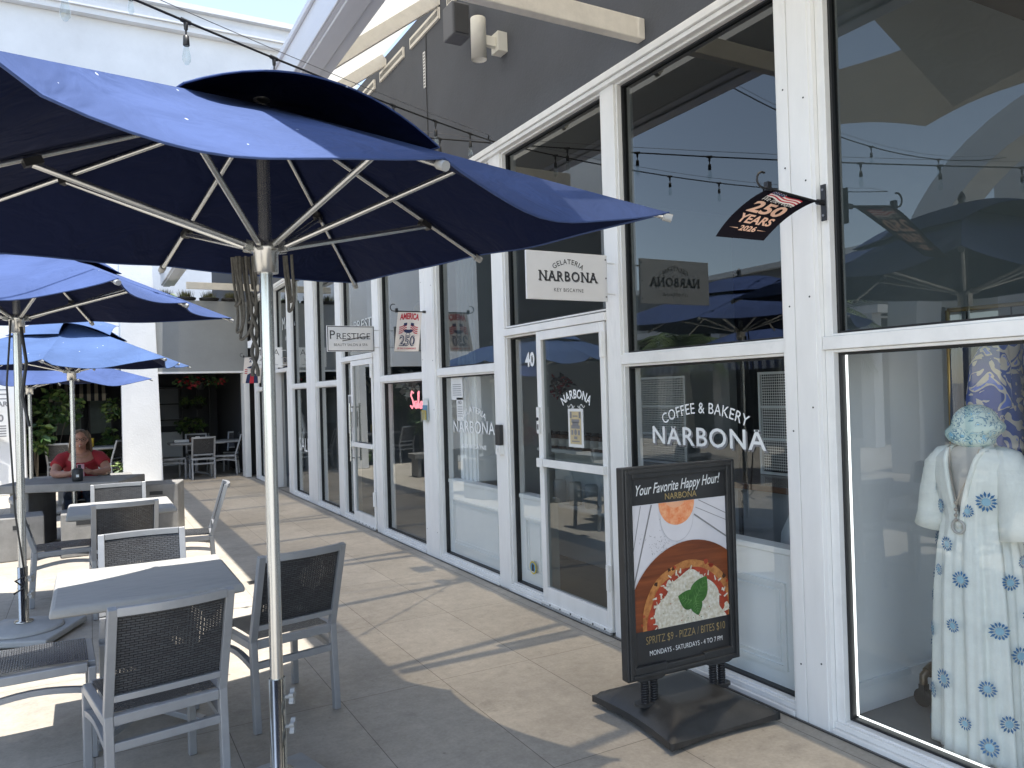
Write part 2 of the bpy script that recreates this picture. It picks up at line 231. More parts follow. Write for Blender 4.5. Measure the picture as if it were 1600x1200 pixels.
# ---------------------------------------------------------------- mesh helpers
class MB:
    def __init__(s): s.v = []; s.f = []; s.mi = []; s.sm = []
    def add(s, vs, fs, mi=0, sm=False):
        o = len(s.v); s.v += [tuple(p) for p in vs]
        for f in fs: s.f.append(tuple(i + o for i in f)); s.mi.append(mi); s.sm.append(sm)
        return s
    def box(s, x0, x1, y0, y1, z0, z1, mi=0):
        vs = [(x, y, z) for z in (z0, z1) for y in (y0, y1) for x in (x0, x1)]
        return s.add(vs, [(0, 2, 3, 1), (4, 5, 7, 6), (0, 1, 5, 4), (2, 6, 7, 3), (0, 4, 6, 2), (1, 3, 7, 5)], mi)
    def bar(s, p, q, w, h, mi=0, up=(0, 0, 1)):
        p, q = Vector(p), Vector(q); d = (q - p).normalized(); sd = d.cross(Vector(up))
        if sd.length < 1e-4: sd = d.cross(Vector((1, 0, 0)))
        sd.normalize(); u = sd.cross(d)
        vs = [e + sd * a * w / 2 + u * b * h / 2 for e in (p, q) for a, b in ((-1, -1), (1, -1), (1, 1), (-1, 1))]
        return s.add(vs, [(0, 1, 2, 3), (7, 6, 5, 4), (0, 4, 5, 1), (1, 5, 6, 2), (2, 6, 7, 3), (3, 7, 4, 0)], mi)
    def tube(s, pts, r, n=8, mi=0, caps=True, sm=True):
        pts = [Vector(p) for p in pts]; k = len(pts); rs = r if isinstance(r, (list, tuple)) else [r] * k
        vs = []; u = None
        for i, p in enumerate(pts):
            d = (pts[min(i + 1, k - 1)] - pts[max(i - 1, 0)]).normalized()
            if u is None:
                u = d.cross(Vector((0, 0, 1)) if abs(d.z) < .9 else Vector((1, 0, 0))).normalized()
            else: u = (u - d * u.dot(d)).normalized()
            w = d.cross(u)
            vs += [p + (u * cos(2 * pi * j / n) + w * sin(2 * pi * j / n)) * rs[i] for j in range(n)]
        fs = [(i * n + j, i * n + (j + 1) % n, (i + 1) * n + (j + 1) % n, (i + 1) * n + j) for i in range(k - 1) for j in range(n)]
        s.add(vs, fs, mi, sm)
        if caps: s.add(vs[:n], [tuple(range(n - 1, -1, -1))], mi); s.add(vs[-n:], [tuple(range(n))], mi)
        return s
    def sweep(s, pts, w, h, mi=0, up=(0, 0, 1)):     # one rectangular bar along a path
        pts = [Vector(p) for p in pts]; k = len(pts); vs = []
        for i, p in enumerate(pts):
            d = (pts[min(i + 1, k - 1)] - pts[max(i - 1, 0)]).normalized(); sd = d.cross(Vector(up)).normalized(); u = sd.cross(d)
            vs += [p + sd * a * w / 2 + u * b * h / 2 for a, b in ((-1, -1), (1, -1), (1, 1), (-1, 1))]
        return s.add(vs, [(0, 1, 2, 3), tuple(range(4 * k - 1, 4 * k - 5, -1))] + [(4 * i + j, 4 * (i + 1) + j, 4 * (i + 1) + (j + 1) % 4, 4 * i + (j + 1) % 4) for i in range(k - 1) for j in range(4)], mi)
    def lathe(s, prof, c=(0, 0, 0), n=16, mi=0, sm=True, sx=1, sy=1):
        vs = [(c[0] + r * cos(2 * pi * j / n) * sx, c[1] + r * sin(2 * pi * j / n) * sy, c[2] + z) for r, z in prof for j in range(n)]
        fs = [(i * n + j, i * n + (j + 1) % n, (i + 1) * n + (j + 1) % n, (i + 1) * n + j) for i in range(len(prof) - 1) for j in range(n)]
        fs += [tuple(range(n - 1, -1, -1)), tuple((len(prof) - 1) * n + j for j in range(n))]
        return s.add(vs, fs, mi, sm)
    def ell(s, c, r, n=14, m=9, mi=0, R=None):
        vs = []
        for i in range(m + 1):
            t = pi * i / m
            for j in range(n):
                a = 2 * pi * j / n; q = Vector((r[0] * sin(t) * cos(a), r[1] * sin(t) * sin(a), r[2] * cos(t)))
                if R: q = R @ q
                vs.append(Vector(c) + q)
        fs = [(i * n + j, (i + 1) * n + j, (i + 1) * n + (j + 1) % n, i * n + (j + 1) % n) for i in range(m) for j in range(n)]
        return s.add(vs, fs, mi, True)
    def grid(s, fn, nu, nv, mi=0, sm=True):
        vs = [fn(i / nu, j / nv) for j in range(nv + 1) for i in range(nu + 1)]
        fs = [(j * (nu + 1) + i, j * (nu + 1) + i + 1, (j + 1) * (nu + 1) + i + 1, (j + 1) * (nu + 1) + i) for j in range(nv) for i in range(nu)]
        return s.add(vs, fs, mi, sm)
    def poly(s, pts, fn, mi=0):
        return s.add([fn(*p) for p in pts], [tuple(range(len(pts)))], mi)
    def prism(s, pts, fn, t, mi=0):      # fn(u,v,w): extrude a polygon from w=0 to w=t
        n = len(pts); s.add([fn(u, v, 0) for u, v in pts] + [fn(u, v, t) for u, v in pts], [tuple(range(n - 1, -1, -1)), tuple(range(n, 2 * n))] + [(i, (i + 1) % n, n + (i + 1) % n, n + i) for i in range(n)], mi); return s
    def text(s, body, h, fn, w=None, mi=0, bold=0.0, shear=0.0, space=1.0, align=0.0, arc=None, stretch=1.0, serif=0.0):
        cu = bpy.data.curves.new('t', 'FONT'); cu.body = body; cu.size = h / 0.691; cu.offset = bold * h; cu.shear = shear; cu.space_character = space; cu.resolution_u = 3
        ob = bpy.data.objects.new('t', cu); me = bpy.data.meshes.new_from_object(ob)
        xs = [v.co.x for v in me.vertices]
        if not xs: return s
        x0, x1 = min(xs), max(xs); k = (w / (x1 - x0)) if w else stretch; mid = (x0 + x1) / 2; W2 = (x1 - x0) * k
        vs = []
        for v in me.vertices:
            x = (v.co.x - mid) * k - align * W2 / 2; y = v.co.y
            if arc: a = x / arc; x, y = (arc + y) * sin(a), (arc + y) * cos(a) - arc
            vs.append(fn(x, y))
        s.add(vs, [tuple(p.vertices) for p in me.polygons], mi)
        if serif:      # slab feet on the stems
            for yl, sg in ((0.0, 1), (h, -1)):
                xs2 = sorted((v.co.x - mid) * k - align * W2 / 2 for v in me.vertices if abs(v.co.y - yl) < h * .03 + bold * h); cl = []
                for x in xs2:
                    if cl and x - cl[-1][-1] < h * .16: cl[-1].append(x)
                    else: cl.append([x])
                for c in cl:
                    if len(c) > 1 and c[-1] - c[0] < h * .4:
                        a, b = c[0] - serif * h, c[-1] + serif * h; y0, y1 = yl - sg * bold * h, yl + sg * h * .085; s.add([fn(a, y0), fn(b, y0), fn(b, y1), fn(a, y1)], [(0, 1, 2, 3)], mi)
        bpy.data.objects.remove(ob); bpy.data.curves.remove(cu); bpy.data.meshes.remove(me); return s
    def build(s, name, mats, parent=None, bevel=0, off=None, remesh=0, subsurf=0, solid=0):
        me = bpy.data.meshes.new(name)
        o = Vector(off) if off else Vector((0, 0, 0))
        me.from_pydata([Vector(p) - o for p in s.v], [], s.f)
        if isinstance(mats, str): mats = [mats]
        for m in mats: me.materials.append(MATS[m])
        for p, a, b in zip(me.polygons, s.mi, s.sm): p.material_index = a; p.use_smooth = b
        ob = bpy.data.objects.new(name, me); COL.objects.link(ob)
        if parent: ob.parent = parent
        if remesh:
            r = ob.modifiers.new('r', 'REMESH'); r.mode = 'VOXEL'; r.voxel_size = remesh; r.use_smooth_shade = True
            q = ob.modifiers.new('s', 'SMOOTH'); q.iterations = 4; q.factor = .5
        if solid: q = ob.modifiers.new('so', 'SOLIDIFY'); q.thickness = solid; q.offset = 0
        if bevel: q = ob.modifiers.new('b', 'BEVEL'); q.width = bevel; q.segments = 2; q.limit_method = 'ANGLE'; q.angle_limit = radians(40)
        if subsurf: q = ob.modifiers.new('ss', 'SUBSURF'); q.levels = subsurf; q.render_levels = subsurf
        return ob
def rnd(a, b): return random.uniform(a, b)
def arcpts(c, r, a0, a1, n, fn): return [fn(c[0] + r * cos(radians(a0 + (a1 - a0) * i / n)), c[1] + r * sin(radians(a0 + (a1 - a0) * i / n))) for i in range(n + 1)]
def circ(cx, cy, r, n=32, ry=None): return [(cx + r * cos(2 * pi * i / n), cy + (ry or r) * sin(2 * pi * i / n)) for i in range(n)]
def blob(cx, cy, r, amp, n=60, seed=1):
    g = random.Random(seed); ph = [g.uniform(0, 6.28) for _ in range(9)]
    return [(cx + (r + amp * sum(sin((k + 3) * a + ph[k]) / (1 + k * .35) for k in range(9)) / 2.5) * cos(a), cy + (r + amp * sum(sin((k + 3) * a + ph[k]) / (1 + k * .35) for k in range(9)) / 2.5) * sin(a)) for a in [2 * pi * i / n for i in range(n)]]
def clip(poly, u0, u1, v0, v1):
    def cut(P, ax, val, keep):
        out = []
        for i in range(len(P)):
            a, b = P[i - 1], P[i]; ia, ib = keep(a[ax]), keep(b[ax])
            if ia != ib:
                t = (val - a[ax]) / (b[ax] - a[ax]); out.append((a[0] + t * (b[0] - a[0]), a[1] + t * (b[1] - a[1])))
            if ib: out.append(b)
        return out
    P = cut(poly, 0, u0, lambda x: x >= u0); P = cut(P, 0, u1, lambda x: x <= u1); P = cut(P, 1, v0, lambda x: x >= v0); return cut(P, 1, v1, lambda x: x <= v1)
def tag(o, label=None, cat=None, group=None, kind=None):
    if label: o['label'] = label
    if cat: o['category'] = cat
    if group: o['group'] = group
    if kind: o['kind'] = kind
    return o
def thing(name, label, cat, loc=(0, 0, 0), rz=0, group=None):
    o = bpy.data.objects.new(name, None); COL.objects.link(o); o.location = loc; o.rotation_euler = (0, 0, radians(rz)); o.empty_display_size = .1
    return tag(o, label, cat, group)
KIDS = {}
def copy_tree(o, loc=None, rz=None, label=None, group=None, parent=None):
    c = o.copy(); COL.objects.link(c)
    if parent: c.parent = parent
    for ch in [x for x in bpy.data.objects if x.parent == o]: copy_tree(ch, parent=c)
    if loc is not None: c.location = loc
    if rz is not None: c.rotation_euler = (0, 0, radians(rz))
    if label: c['label'] = label
    if group: c['group'] = group
    return c
def single(mb, name, mats, label, cat, loc, group=None, **kw):     # a thing that is one mesh, built in world coordinates
    o = mb.build(name, mats, off=loc, **kw); o.location = loc; return tag(o, label, cat, group)

# ---------------------------------------------------------------- ground
m = MB()
m.add([(-220, -220, 0), (220, -220, 0), (220, 220, 0), (-220, 220, 0)], [(0, 1, 2, 3)])
tag(m.build('paving', 'paving_tile'), kind='structure')
# ---------------------------------------------------------------- shopfront building (all shops behind one white glazed front)
FX = 3.035          # front of the white frames
GX = 3.10           # glass
B0 = (3.0, 8.0, 0)
bld = thing('shop_building', 'long white framed glass shopfront under a dark gray wall, right of the walkway', 'building', B0)
def bp_(mb, name, mats, parent=bld, **kw): return mb.build(name, mats, parent, off=B0, **kw)
HEAD, TOP = 3.63, 5.42
m = MB(); m.box(FX + .02, FX + .30, -6.0, 18.0, HEAD + .08, TOP + .085); bp_(m, 'upper_wall', 'gray_stucco')
m = MB(); m.box(FX - .03, FX + .12, -6.0, 16.5, HEAD, HEAD + .03); m.box(FX - .045, FX + .12, -6.0, 16.5, HEAD + .033, HEAD + .08); bp_(m, 'window_head', 'white_paint', bevel=.004)
m = MB(); m.box(FX + .32, 8.5, -6, 18, 5.2, 5.4); m.box(8.3, 8.5, -6, 18, 0, 5.2); m.box(FX + .32, 8.3, -6.2, -6, 0, 5.2); m.box(FX + .32, 8.3, 18, 18.2, 0, 5.2); bp_(m, 'shell', 'roof_dark')
m = MB(); m.box(FX + .14, 8.3, -6, 18, 3.80, 3.9); bp_(m, 'ceiling', 'interior_dark')
m = MB(); m.box(FX + .16, 8.3, -6, 18, .004, .02); bp_(m, 'inside_floor', 'shop_floor')
for y, mt in ((2.56, 'interior_wall'), (7.2, 'interior_white'), (11.9, 'interior_mid'), (16.4, 'interior_mid')):
    m = MB(); m.box(FX + .16, 7.2, y - .04, y + .04, .022, 3.79)
    if y < 3: m.box(FX + .16, 7.2, y - .055, y - .042, .022, .17)
    bp_(m, 'partition', mt)
m = MB(); m.box(7.2, 7.3, -6, 2.5, .022, 3.79); bp_(m, 'partition', 'interior_wall')
m = MB(); m.box(7.2, 7.3, 2.62, 18, .022, 3.79); bp_(m, 'partition', 'interior_dark')
m = MB(); m.box(FX - .034, FX - .0235, -6, 16.5, .002, .009); bp_(m, 'floor_sealant', 'dark_steel')
def postbox(y0, y1, x0, split=False):
    m = MB(); m.box(x0, 3.19, y0, y1, .002, HEAD - .002)
    if split:
        m.box(x0 - .006, x0 - .0005, y0 + .02, y0 + (y1 - y0) * .62, .002, HEAD - .06); m.box(x0 - .006, x0 - .0005, y0 + (y1 - y0) * .62 + .006, y1 - .015, .002, HEAD - .06)
        for z in (.35, 1.5, 2.05, 2.7, 3.1):
            for yy in (y0 + .05, y1 - .05): zr = z + rnd(-.1, .1); m.tube([(x0 - .006, yy, zr), (x0 - .0075, yy, zr)], .0045, 8, 1)
    bp_(m, 'post', ['white_paint', 'ink_dark'], bevel=.004)
postbox(2.46, 2.68, FX - .014, True); postbox(7.03, 7.39, FX - .014, True); postbox(11.65, 12.17, FX - .014); postbox(16.28, 16.5, FX - .014); postbox(-1.3, -1.08, FX - .014, True)
for y0, y1 in ((4.02, 4.17), (5.60, 5.80), (8.72, 8.95), (10.28, 10.53), (13.22, 13.50), (14.5, 14.72)): postbox(y0, y1, FX - .004)
def window(y0, y1, z0, z1, trans=None, sill=True, letter=None, gl='shop_glass', fr=.014, film=False):
    m = MB()
    if sill: m.box(FX - .022, FX + .12, y0 + .002, y1 - .002, .003, .030); m.box(FX - .004, FX + .12, y0 + .002, y1 - .002, .032, .058); zb = .058
    else: zb = z0
    def ring(za, zc):
        a, b = y0 + .002, y1 - .002
        m.box(FX + .012, FX + .11, a, a + fr, za, zc); m.box(FX + .012, FX + .11, b - fr, b, za, zc)
        m.box(FX + .012, FX + .11, a + fr, b - fr, zc - .014, zc); m.box(FX + .012, FX + .11, a + fr, b - fr, za, za + .012)
        g = .012           # dark gasket
        m.box(FX + .045, FX + .09, a + fr, a + fr + g, za + .012, zc - .014, 1); m.box(FX + .045, FX + .09, b - fr - g, b - fr, za + .012, zc - .014, 1)
        m.box(FX + .045, FX + .09, a + fr + g, b - fr - g, zc - .014 - g, zc - .014, 1); m.box(FX + .045, FX + .09, a + fr + g, b - fr - g, za + .012, za + .012 + g, 1)
        return (a + fr, b - fr, za + .012, zc - .014)
    cells = []
    if trans:
        cells.append(ring(zb, trans - .031)); m.box(FX - .005, FX + .12, y0 + .002, y1 - .002, trans - .03, trans + .03); cells.append(ring(trans + .031, z1))
    else: cells.append(ring(zb, z1))
    w = bp_(m, 'window', ['white_paint_b', 'rubber'], bevel=.003)
    for ci, (a, b, c, d) in enumerate(cells):
        p = MB(); p.add([(GX, a, c), (GX, a, d), (GX, b, d), (GX, b, c)], [(0, 1, 2, 3)]); bp_(p, 'pane', 'upper_glass' if ci or not sill else gl, w)
    if film: p = MB(); p.add([(GX + .004, y0 + fr, .075), (GX + .004, y0 + fr, .79), (GX + .004, y1 - fr, .79), (GX + .004, y1 - fr, .075)], [(0, 1, 2, 3)]); bp_(p, 'frosted_film', 'frosted_film', w)
    if letter:
        for nm, mb, mt in letter: bp_(mb, nm, mt, w)
    return w
LX = GX - .006
def onglass(y, z, x=LX): return lambda u, v: (x, y - u, z + v)
# serif vinyl letters with a drop shade
t1 = MB(); f = onglass(3.35, 1.49); t1.text('COFFEE & BAKERY', .062, f, w=.70, arc=.85, bold=.008, space=1.05)
t2 = MB(); f = onglass(3.34, 1.30)
t2.text('NARBONA', .105, f, w=.92, bold=.018, space=1.12, serif=.10)
sh = MB(); f2 = lambda u, v: (LX + .002, 3.34 - u - .011, 1.30 + v - .010); sh.text('NARBONA', .105, f2, w=.92, bold=.026, space=1.12, serif=.10)
window(2.68, 4.02, 0, HEAD, 1.83, letter=[('lettering', t1, 'letter_white'), ('letter_shade', sh, 'ink_gray'), ('lettering', t2, 'letter_white')])
# window with gelato lettering
t3 = MB(); f = onglass(6.36, 1.46); t3.text('GELATERIA', .055, f, w=.52, arc=.45, bold=.02); t3b = MB(); t3c = MB(); f = onglass(6.37, 1.27); t3b.text('NARBONA', .115, f, w=.86, bold=.008, space=1.1, serif=.09)
f = onglass(6.36, 1.13); t3c.text('KEY BISCAYNE', .038, f, w=.50, bold=.02)
window(5.80, 7.03, 0, HEAD, 1.85, letter=[('lettering', t3, 'letter_white'), ('lettering', t3b, 'letter_white'), ('lettering', t3c, 'letter_white')])
# boutique windows
w1 = window(-1.08, 2.46, 0, HEAD, 1.83, fr=.045)
window(-5.9, -1.3, 0, HEAD, 1.83)
m = MB(); m.box(GX + .012, GX + .02, 2.392, 2.399, .09, 1.78); m.box(GX + .012, GX + .02, -1.0, 2.388, .086, .092); bp_(m, 'light_strip', 'led', w1)
# salon
window(7.39, 8.72, 0, HEAD, 1.83)
t5 = MB(); f = onglass(9.3, 2.50); t5.text('PRESTIGE', .12, f, w=1.15, bold=.0); t5.tube([f(-.1, -.06), f(.15, -.01), f(.42, .10), f(.55, .11)], .006, 5)
f = onglass(10.07, 1.90); t6 = MB(); t6.text('39', .11, f, w=.13, bold=.02)
window(9.86, 10.28, 0, 2.10, None, letter=[('number', t6, 'letter_pale')])
window(8.95, 10.28, 2.16, HEAD, None, sill=False, letter=[('lettering', t5, 'letter_pale')])
window(10.53, 11.65, 0, HEAD, 1.83)
# boutique at the far end
t7 = MB(); f = onglass(12.70, .76); t7.text('SALE', .22, f, w=.70, bold=.0); t7b = MB(); f = onglass(13.62, 2.86); t7b.text('MARA', .22, f, w=.95, bold=-.01); f = onglass(13.62, 2.66); t7b.text('intimates', .10, f, w=.55, shear=.3)
window(12.17, 13.22, 0, HEAD, 1.83, letter=[('lettering', t7, 'letter_white')])
window(13.50, 14.5, 2.16, HEAD, None, sill=False, letter=[('lettering', t7b, 'letter_pale')])
t8 = MB(); f = onglass(15.4, .95); t8.text('SALE', .20, f, w=.6, bold=.0)
window(14.72, 16.28, 0, HEAD, 1.83, letter=[('lettering', t8, 'letter_pale')])
# cafe door, side light and fan light
t9 = MB(); f = onglass(5.30, 1.845); t9.text('40', .105, f, w=.145, bold=.05)
sl_ = window(5.09, 5.60, 0, 2.10, None, letter=[('number', t9, 'letter_white')])
seal = MB(); sc_ = (5.345, .23); q = lambda u, v: (LX, sc_[0] - u, sc_[1] + v)
seal.poly(circ(0, 0, .052), q, 0); q1 = lambda u, v: (LX - .001, sc_[0] - u, sc_[1] + v); seal.poly(circ(0, 0, .040), q1, 1); q2 = lambda u, v: (LX - .002, sc_[0] - u, sc_[1] + v)
seal.poly([(-.012, -.03), (.02, -.03), (.014, .0), (.02, .02), (-.004, .032), (-.014, .01)], q2, 2); seal.poly([(-.02, -.036), (.026, -.036), (.02, -.026), (-.014, -.026)], q2, 3)
bp_(seal, 'round_seal', ['yellow_ink', 'seal_blue', 'ink_dark', 'letter_white'], sl_)
window(4.17, 5.60, 2.17, HEAD, None, sill=False)
for a_, b_ in ((4.17, 5.60), (8.95, 10.28), (13.50, 14.5)): m = MB(); m.box(FX - .02, FX + .12, a_, b_, 2.102, 2.158); bp_(m, 'door_head', 'white_paint', bevel=.004)
def door(y0, y1, hinge_near=True, rail=1.10, deco=None, handle=True):
    m = MB(); x0, x1 = FX - .012, FX + .035; a, b = y0 + .02, y1 - .012
    m.box(x0, x1, a, a + .055, .02, 2.098); m.box(x0, x1, b - .065, b, .02, 2.098); m.box(x0, x1, a + .055, b - .065, 2.03, 2.098); m.box(x0, x1, a + .055, b - .065, .02, .155)
    m.box(x0 - .012, x0 - .0005, a, b, .02, .045)
    d = bp_(m, 'door', 'white_paint', bevel=.004)
    p = MB(); p.add([(FX + .012, a + .055, .155), (FX + .012, a + .055, 2.03), (FX + .012, b - .065, 2.03), (FX + .012, b - .065, .155)], [(0, 1, 2, 3)]); bp_(p, 'pane', 'dark_tint_glass', d)
    if rail: p = MB(); p.box(x0 - .03, x0 - .0005, a + .01, b - .01, rail - .028, rail + .028); p.box(x0 - .036, x0 - .0305, b - .10, b - .015, rail - .035, rail + .035); bp_(p, 'push_rail', 'white_paint', d, bevel=.004)
    if handle:
        p = MB(); p.box(x0 - .022, x0 - .0005, b - .05, b - .012, rail + .22, rail + .42); p.tube([(x0 - .022, b - .03, rail + .33), (x0 - .032, b - .03, rail + .33)], .014, 10, 1); p.box(x0 - .024, x0 - .0225, b - .04, b - .022, rail + .25, rail + .29, 1); bp_(p, 'lock', ['white_paint_b', 'ink_dark'], d, bevel=.003)
    for z in (.30, 1.86):
        p = MB(); p.box(x0 - .02, x0 - .0005, a - .012, a + .03, z, z + .17); p.tube([(x0 - .024, a - .002, z), (x0 - .024, a - .002, z + .17)], .010, 8); bp_(p, 'hinge', 'white_paint_b', d)
    p = MB(); p.box(x0 - .02, x0 - .0005, a, b, .002, .019, 0)
    for k in range(6): p.tube([(x0 - .0005, a + .07 + k * .14, .032), (x0 - .016, a + .07 + k * .14, .032)], .007, 6, 1)
    bp_(p, 'threshold', ['stand_gray', 'ink_dark'], d)
    if deco:
        for nm, mb, mt in deco: bp_(mb, nm, mt, d)
    return d
DX = FX + .006
td = MB(); f = lambda u, v: (DX, 4.575 - u, 1.585 + v); td.text('NARBONA', .062, f, w=.36, arc=.30, bold=.03, space=1.05)
for s_ in (-1, 1):
    td.tube([f(s_ * (.02 + .09 * k / 8), -.055 - .012 * sin(k * 1.2)) for k in range(9)], .003, 4); td.tube([f(s_ * .05 + .012 * cos(k * .8), -.085 + .02 * sin(k * .8)) for k in range(8)], .003, 4)
f3 = lambda u, v: (DX, 4.575 - u, 1.49 + v); td.text('1909', .016, f3, bold=.02)
door(4.17, 5.09, deco=[('lettering', td, 'letter_white')])
d2 = door(8.95, 9.86, rail=1.02)
m = MB(); m.tube([(FX - .055, 9.78, .80), (FX - .055, 9.78, 1.55)], .014, 8); m.tube([(FX - .055, 9.78, .84), (FX - .01, 9.78, .84)], .01, 6); m.tube([(FX - .055, 9.78, 1.5), (FX - .01, 9.78, 1.5)], .01, 6); bp_(m, 'pull_handle', 'alu', d2)
# open boutique door: leaf swung inwards, jamb at each side
m = MB(); m.box(FX - .01, FX + .1, 13.50, 13.55, .01, 2.10); m.box(FX - .01, FX + .1, 14.45, 14.5, .01, 2.10); bp_(m, 'door_jamb', 'white_paint', bevel=.003)
# ---------------------------------------------------------------- walkway roof (part of the building)
def roofz(x): return 4.33 + (x - 1.60) * (5.42 - 4.33) / 1.42
m = MB(); m.grid(lambda u, v: (1.58 + u * 1.47, -6 + v * 24, roofz(1.58 + u * 1.47) + .105), 1, 12, sm=False); roof = bp_(m, 'roof', 'bronze_polycarbonate')
m = MB(); m.box(1.42, 1.435, -6, 18, 4.12, 4.40); m.box(1.435, 1.69, -6, 18, 4.12, 4.14); m.box(1.675, 1.69, -6, 18, 4.14, 4.40); m.box(1.395, 1.4195, -6, 18, 4.36, 4.41); m.box(1.46, 1.60, -6, 18, 4.098, 4.1195)
bp_(m, 'gutter', 'gutter_white', roof, bevel=.006)
YB = [3.74 + 1.52 * k for k in range(-6, 10)]
for y in YB:
    if round((y - 3.74) / 1.52) % 2 == 0: m = MB(); m.box(1.70, 3.054, y - .035, y + .035, 3.79, 3.92); bp_(m, 'tie_beam', 'weathered_cream', roof, bevel=.006)
    m = MB(); m.bar((1.695, y, roofz(1.695) + .03), (3.05, y, roofz(3.05) + .03), .055, .13); bp_(m, 'rafter', 'weathered_cream', roof, bevel=.006)
for k in range(14):
    y = 3.9 + k * .95; m = MB(); m.box(FX - .004, FX + .018, y, y + .75, TOP - .16, TOP - .05)
    for j in range(24): m.box(FX - .0065, FX - .0045, y + .02 + j * .03, y + .035 + j * .03, TOP - .13, TOP - .08, 1)
    bp_(m, 'vent_strip', ['weathered_cream', 'ink_dark'], roof)
# ---------------------------------------------------------------- umbrellas
AH = 1.175
def make_umbrella(label, loc, rz, near=7, dz=0.0, mats=('navy_canvas',), rope=True, group='blue patio umbrellas', seed=1, base=.30):
    """square market umbrella; near = index of the half panel whose loose hem droops most"""
    g = random.Random(seed); r = thing('patio_umbrella', label, 'umbrella', loc, rz, group)
    ZE, ZA, ZH = 2.36 + dz, 2.865 + dz, 2.255 + dz
    dirs = [(1, 0), (1, 1), (0, 1), (-1, 1), (-1, 0), (-1, -1), (0, -1), (1, -1)]
    E_ = [Vector((d[0] * AH, d[1] * AH, ZE)) for d in dirs]; A_ = Vector((0, 0, ZA))
    m = MB()
    for k in range(8):
        a, b = E_[k], E_[(k + 1) % 8]; rel = (k - near) % 8
        d = {0: .085, 1: .085, 7: .05, 2: .03}.get(rel, .018); ph = g.uniform(0, 6)
        def fn(u, v, a=a, b=b, d=d, ph=ph, rel=rel):
            p = A_ + (a * (1 - u) + b * u - A_) * v; w_ = u ** .6 if rel == 0 else u; s = 4 * w_ * (1 - w_)
            p.z -= d * s * v ** 2.2 + .012 * s * v; p.z += .010 * s * v * sin(9 * u + 7 * v + ph) * (1 if d > .03 else .3) + .012 * s * v * sin(16 * v * (1 - .5 * u) + ph) * (1 if d > .1 else .15)
            inw = (.05 if d > .03 else .09) * s * v ** 4; p.x -= p.x * inw; p.y -= p.y * inw; return p
        m.grid(lambda u, v: fn(1 - u, v), 14, 18)
        # hem fold
        top = [fn(i / 14, 1) for i in range(15)]; m.tube(top, .0045, 5)
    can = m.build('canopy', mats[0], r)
    # vent cap: corners tied down, edges lifted by the wind
    m = MB()
    for k in range(8):
        def fn(u, v, k=k):
            a = Vector((dirs[k][0], dirs[k][1], 0)); b = Vector((dirs[(k + 1) % 8][0], dirs[(k + 1) % 8][1], 0)); q = a * (1 - u) + b * u
            t = abs(q.y) if abs(abs(q.x) - 1) < 1e-6 else abs(q.x)      # 0 at middle of a side, 1 at the corner
            s = v * .44 * AH; z = ZA + .02 - .225 * v ** 2.0 + .145 * (1 - t ** 2) * v ** 1.6 * (1.0 if k in (near, (near + 1) % 8) else .12)
            z = max(z, ZA - (.44 * v) * (ZA - ZE) + .012)
            return Vector((q.x * s, q.y * s, z))
        m.grid(lambda u, v: fn(1 - u, v), 8, 8); m.tube([fn(i / 8, 1) for i in range(9)], .004, 5)
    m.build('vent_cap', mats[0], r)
    m = MB(); m.tube([(0, 0, .12), (0, 0, ZA - .01)], .0265, 20); m.tube([(0, 0, ZA - .07), (0, 0, ZA - .012)], .045, 16); m.build('pole', 'alu', r)
    m = MB(); m.lathe([(.012, 0), (.035, .01), (.035, .03), (.018, .05), (.028, .07), (.02, .10), (.004, .125)], (0, 0, ZA + .005), 14); m.build('finial', 'dark_steel', r)
    m = MB(); m.lathe([(.030, -.09), (.050, -.09), (.050, -.01), (.060, 0), (.060, .035), (.030, .04)], (0, 0, ZH), 22)
    for k in range(8):
        a = atan2(dirs[k][1], dirs[k][0]); m.bar((.058 * cos(a), .058 * sin(a), ZH + .015), (.088 * cos(a), .088 * sin(a), ZH + .02), .022, .04)
    m.build('runner', 'alu', r)
    for k in range(8):
        e = E_[k]; L_ = e.xy.length; dn = Vector((0, 0, -.022)); A2 = Vector((e.x * .03, e.y * .03, ZA - .03))
        m = MB(); m.tube([A2, e + dn], .0115, 10); rb = m.build('rib', 'alu', r)
        dd = (e - A_).normalized(); m = MB(); m.tube([e + dn - dd * .025, e + dn + dd * .012], .0165, 10); m.build('end_cap', 'stand_gray', rb)
        t = .83 / L_ if k % 2 == 0 else .82 / L_
        j = A_ + (e - A_) * t + dn * 2.0; a = atan2(e.y, e.x); h = Vector((.082 * cos(a), .082 * sin(a), ZH + .02))
        m = MB(); m.tube([h, j], .0125, 10); m.bar(j + Vector((0, 0, .008)) - dd * .03, j + Vector((0, 0, .008)) + dd * .03, .026, .036, 1, up=(dd.y, -dd.x, 0)); m.build('strut', ['alu', 'black_plastic'], r)
    if rope:
        m = MB()
        def loop(x, y, z0, L2, w, tw, rr=.0062, yy=.03):
            pts = [(-w * cos(pi * i / 28) + tw * sin(10 * i / 28), yy * sin(5 * i / 28), z0 - L2 * sin(pi * i / 28) ** .55) for i in range(29)]
            m.tube(pts, rr, 7)
        rx = Vector((cos(radians(-28.9 - rz)), sin(radians(-28.9 - rz))))
        for (u, L2, w, tw) in ((-.118, .31, .022, .010), (-.098, .34, .030, .016), (-.07, .27, .026, .010), (-.055, .13, .016, .004), (.095, .23, .020, .006), (.10, .19, .015, .006), (-.12, .20, .012, .012)):
            o = len(m.v); loop(0, 0, ZH - .02, L2, w, tw)
            for i in range(o, len(m.v)):
                x, y, z = m.v[i]; px = u + x; m.v[i] = (rx.x * px - rx.y * y * .6 + .0, rx.y * px + rx.x * y * .6, z)
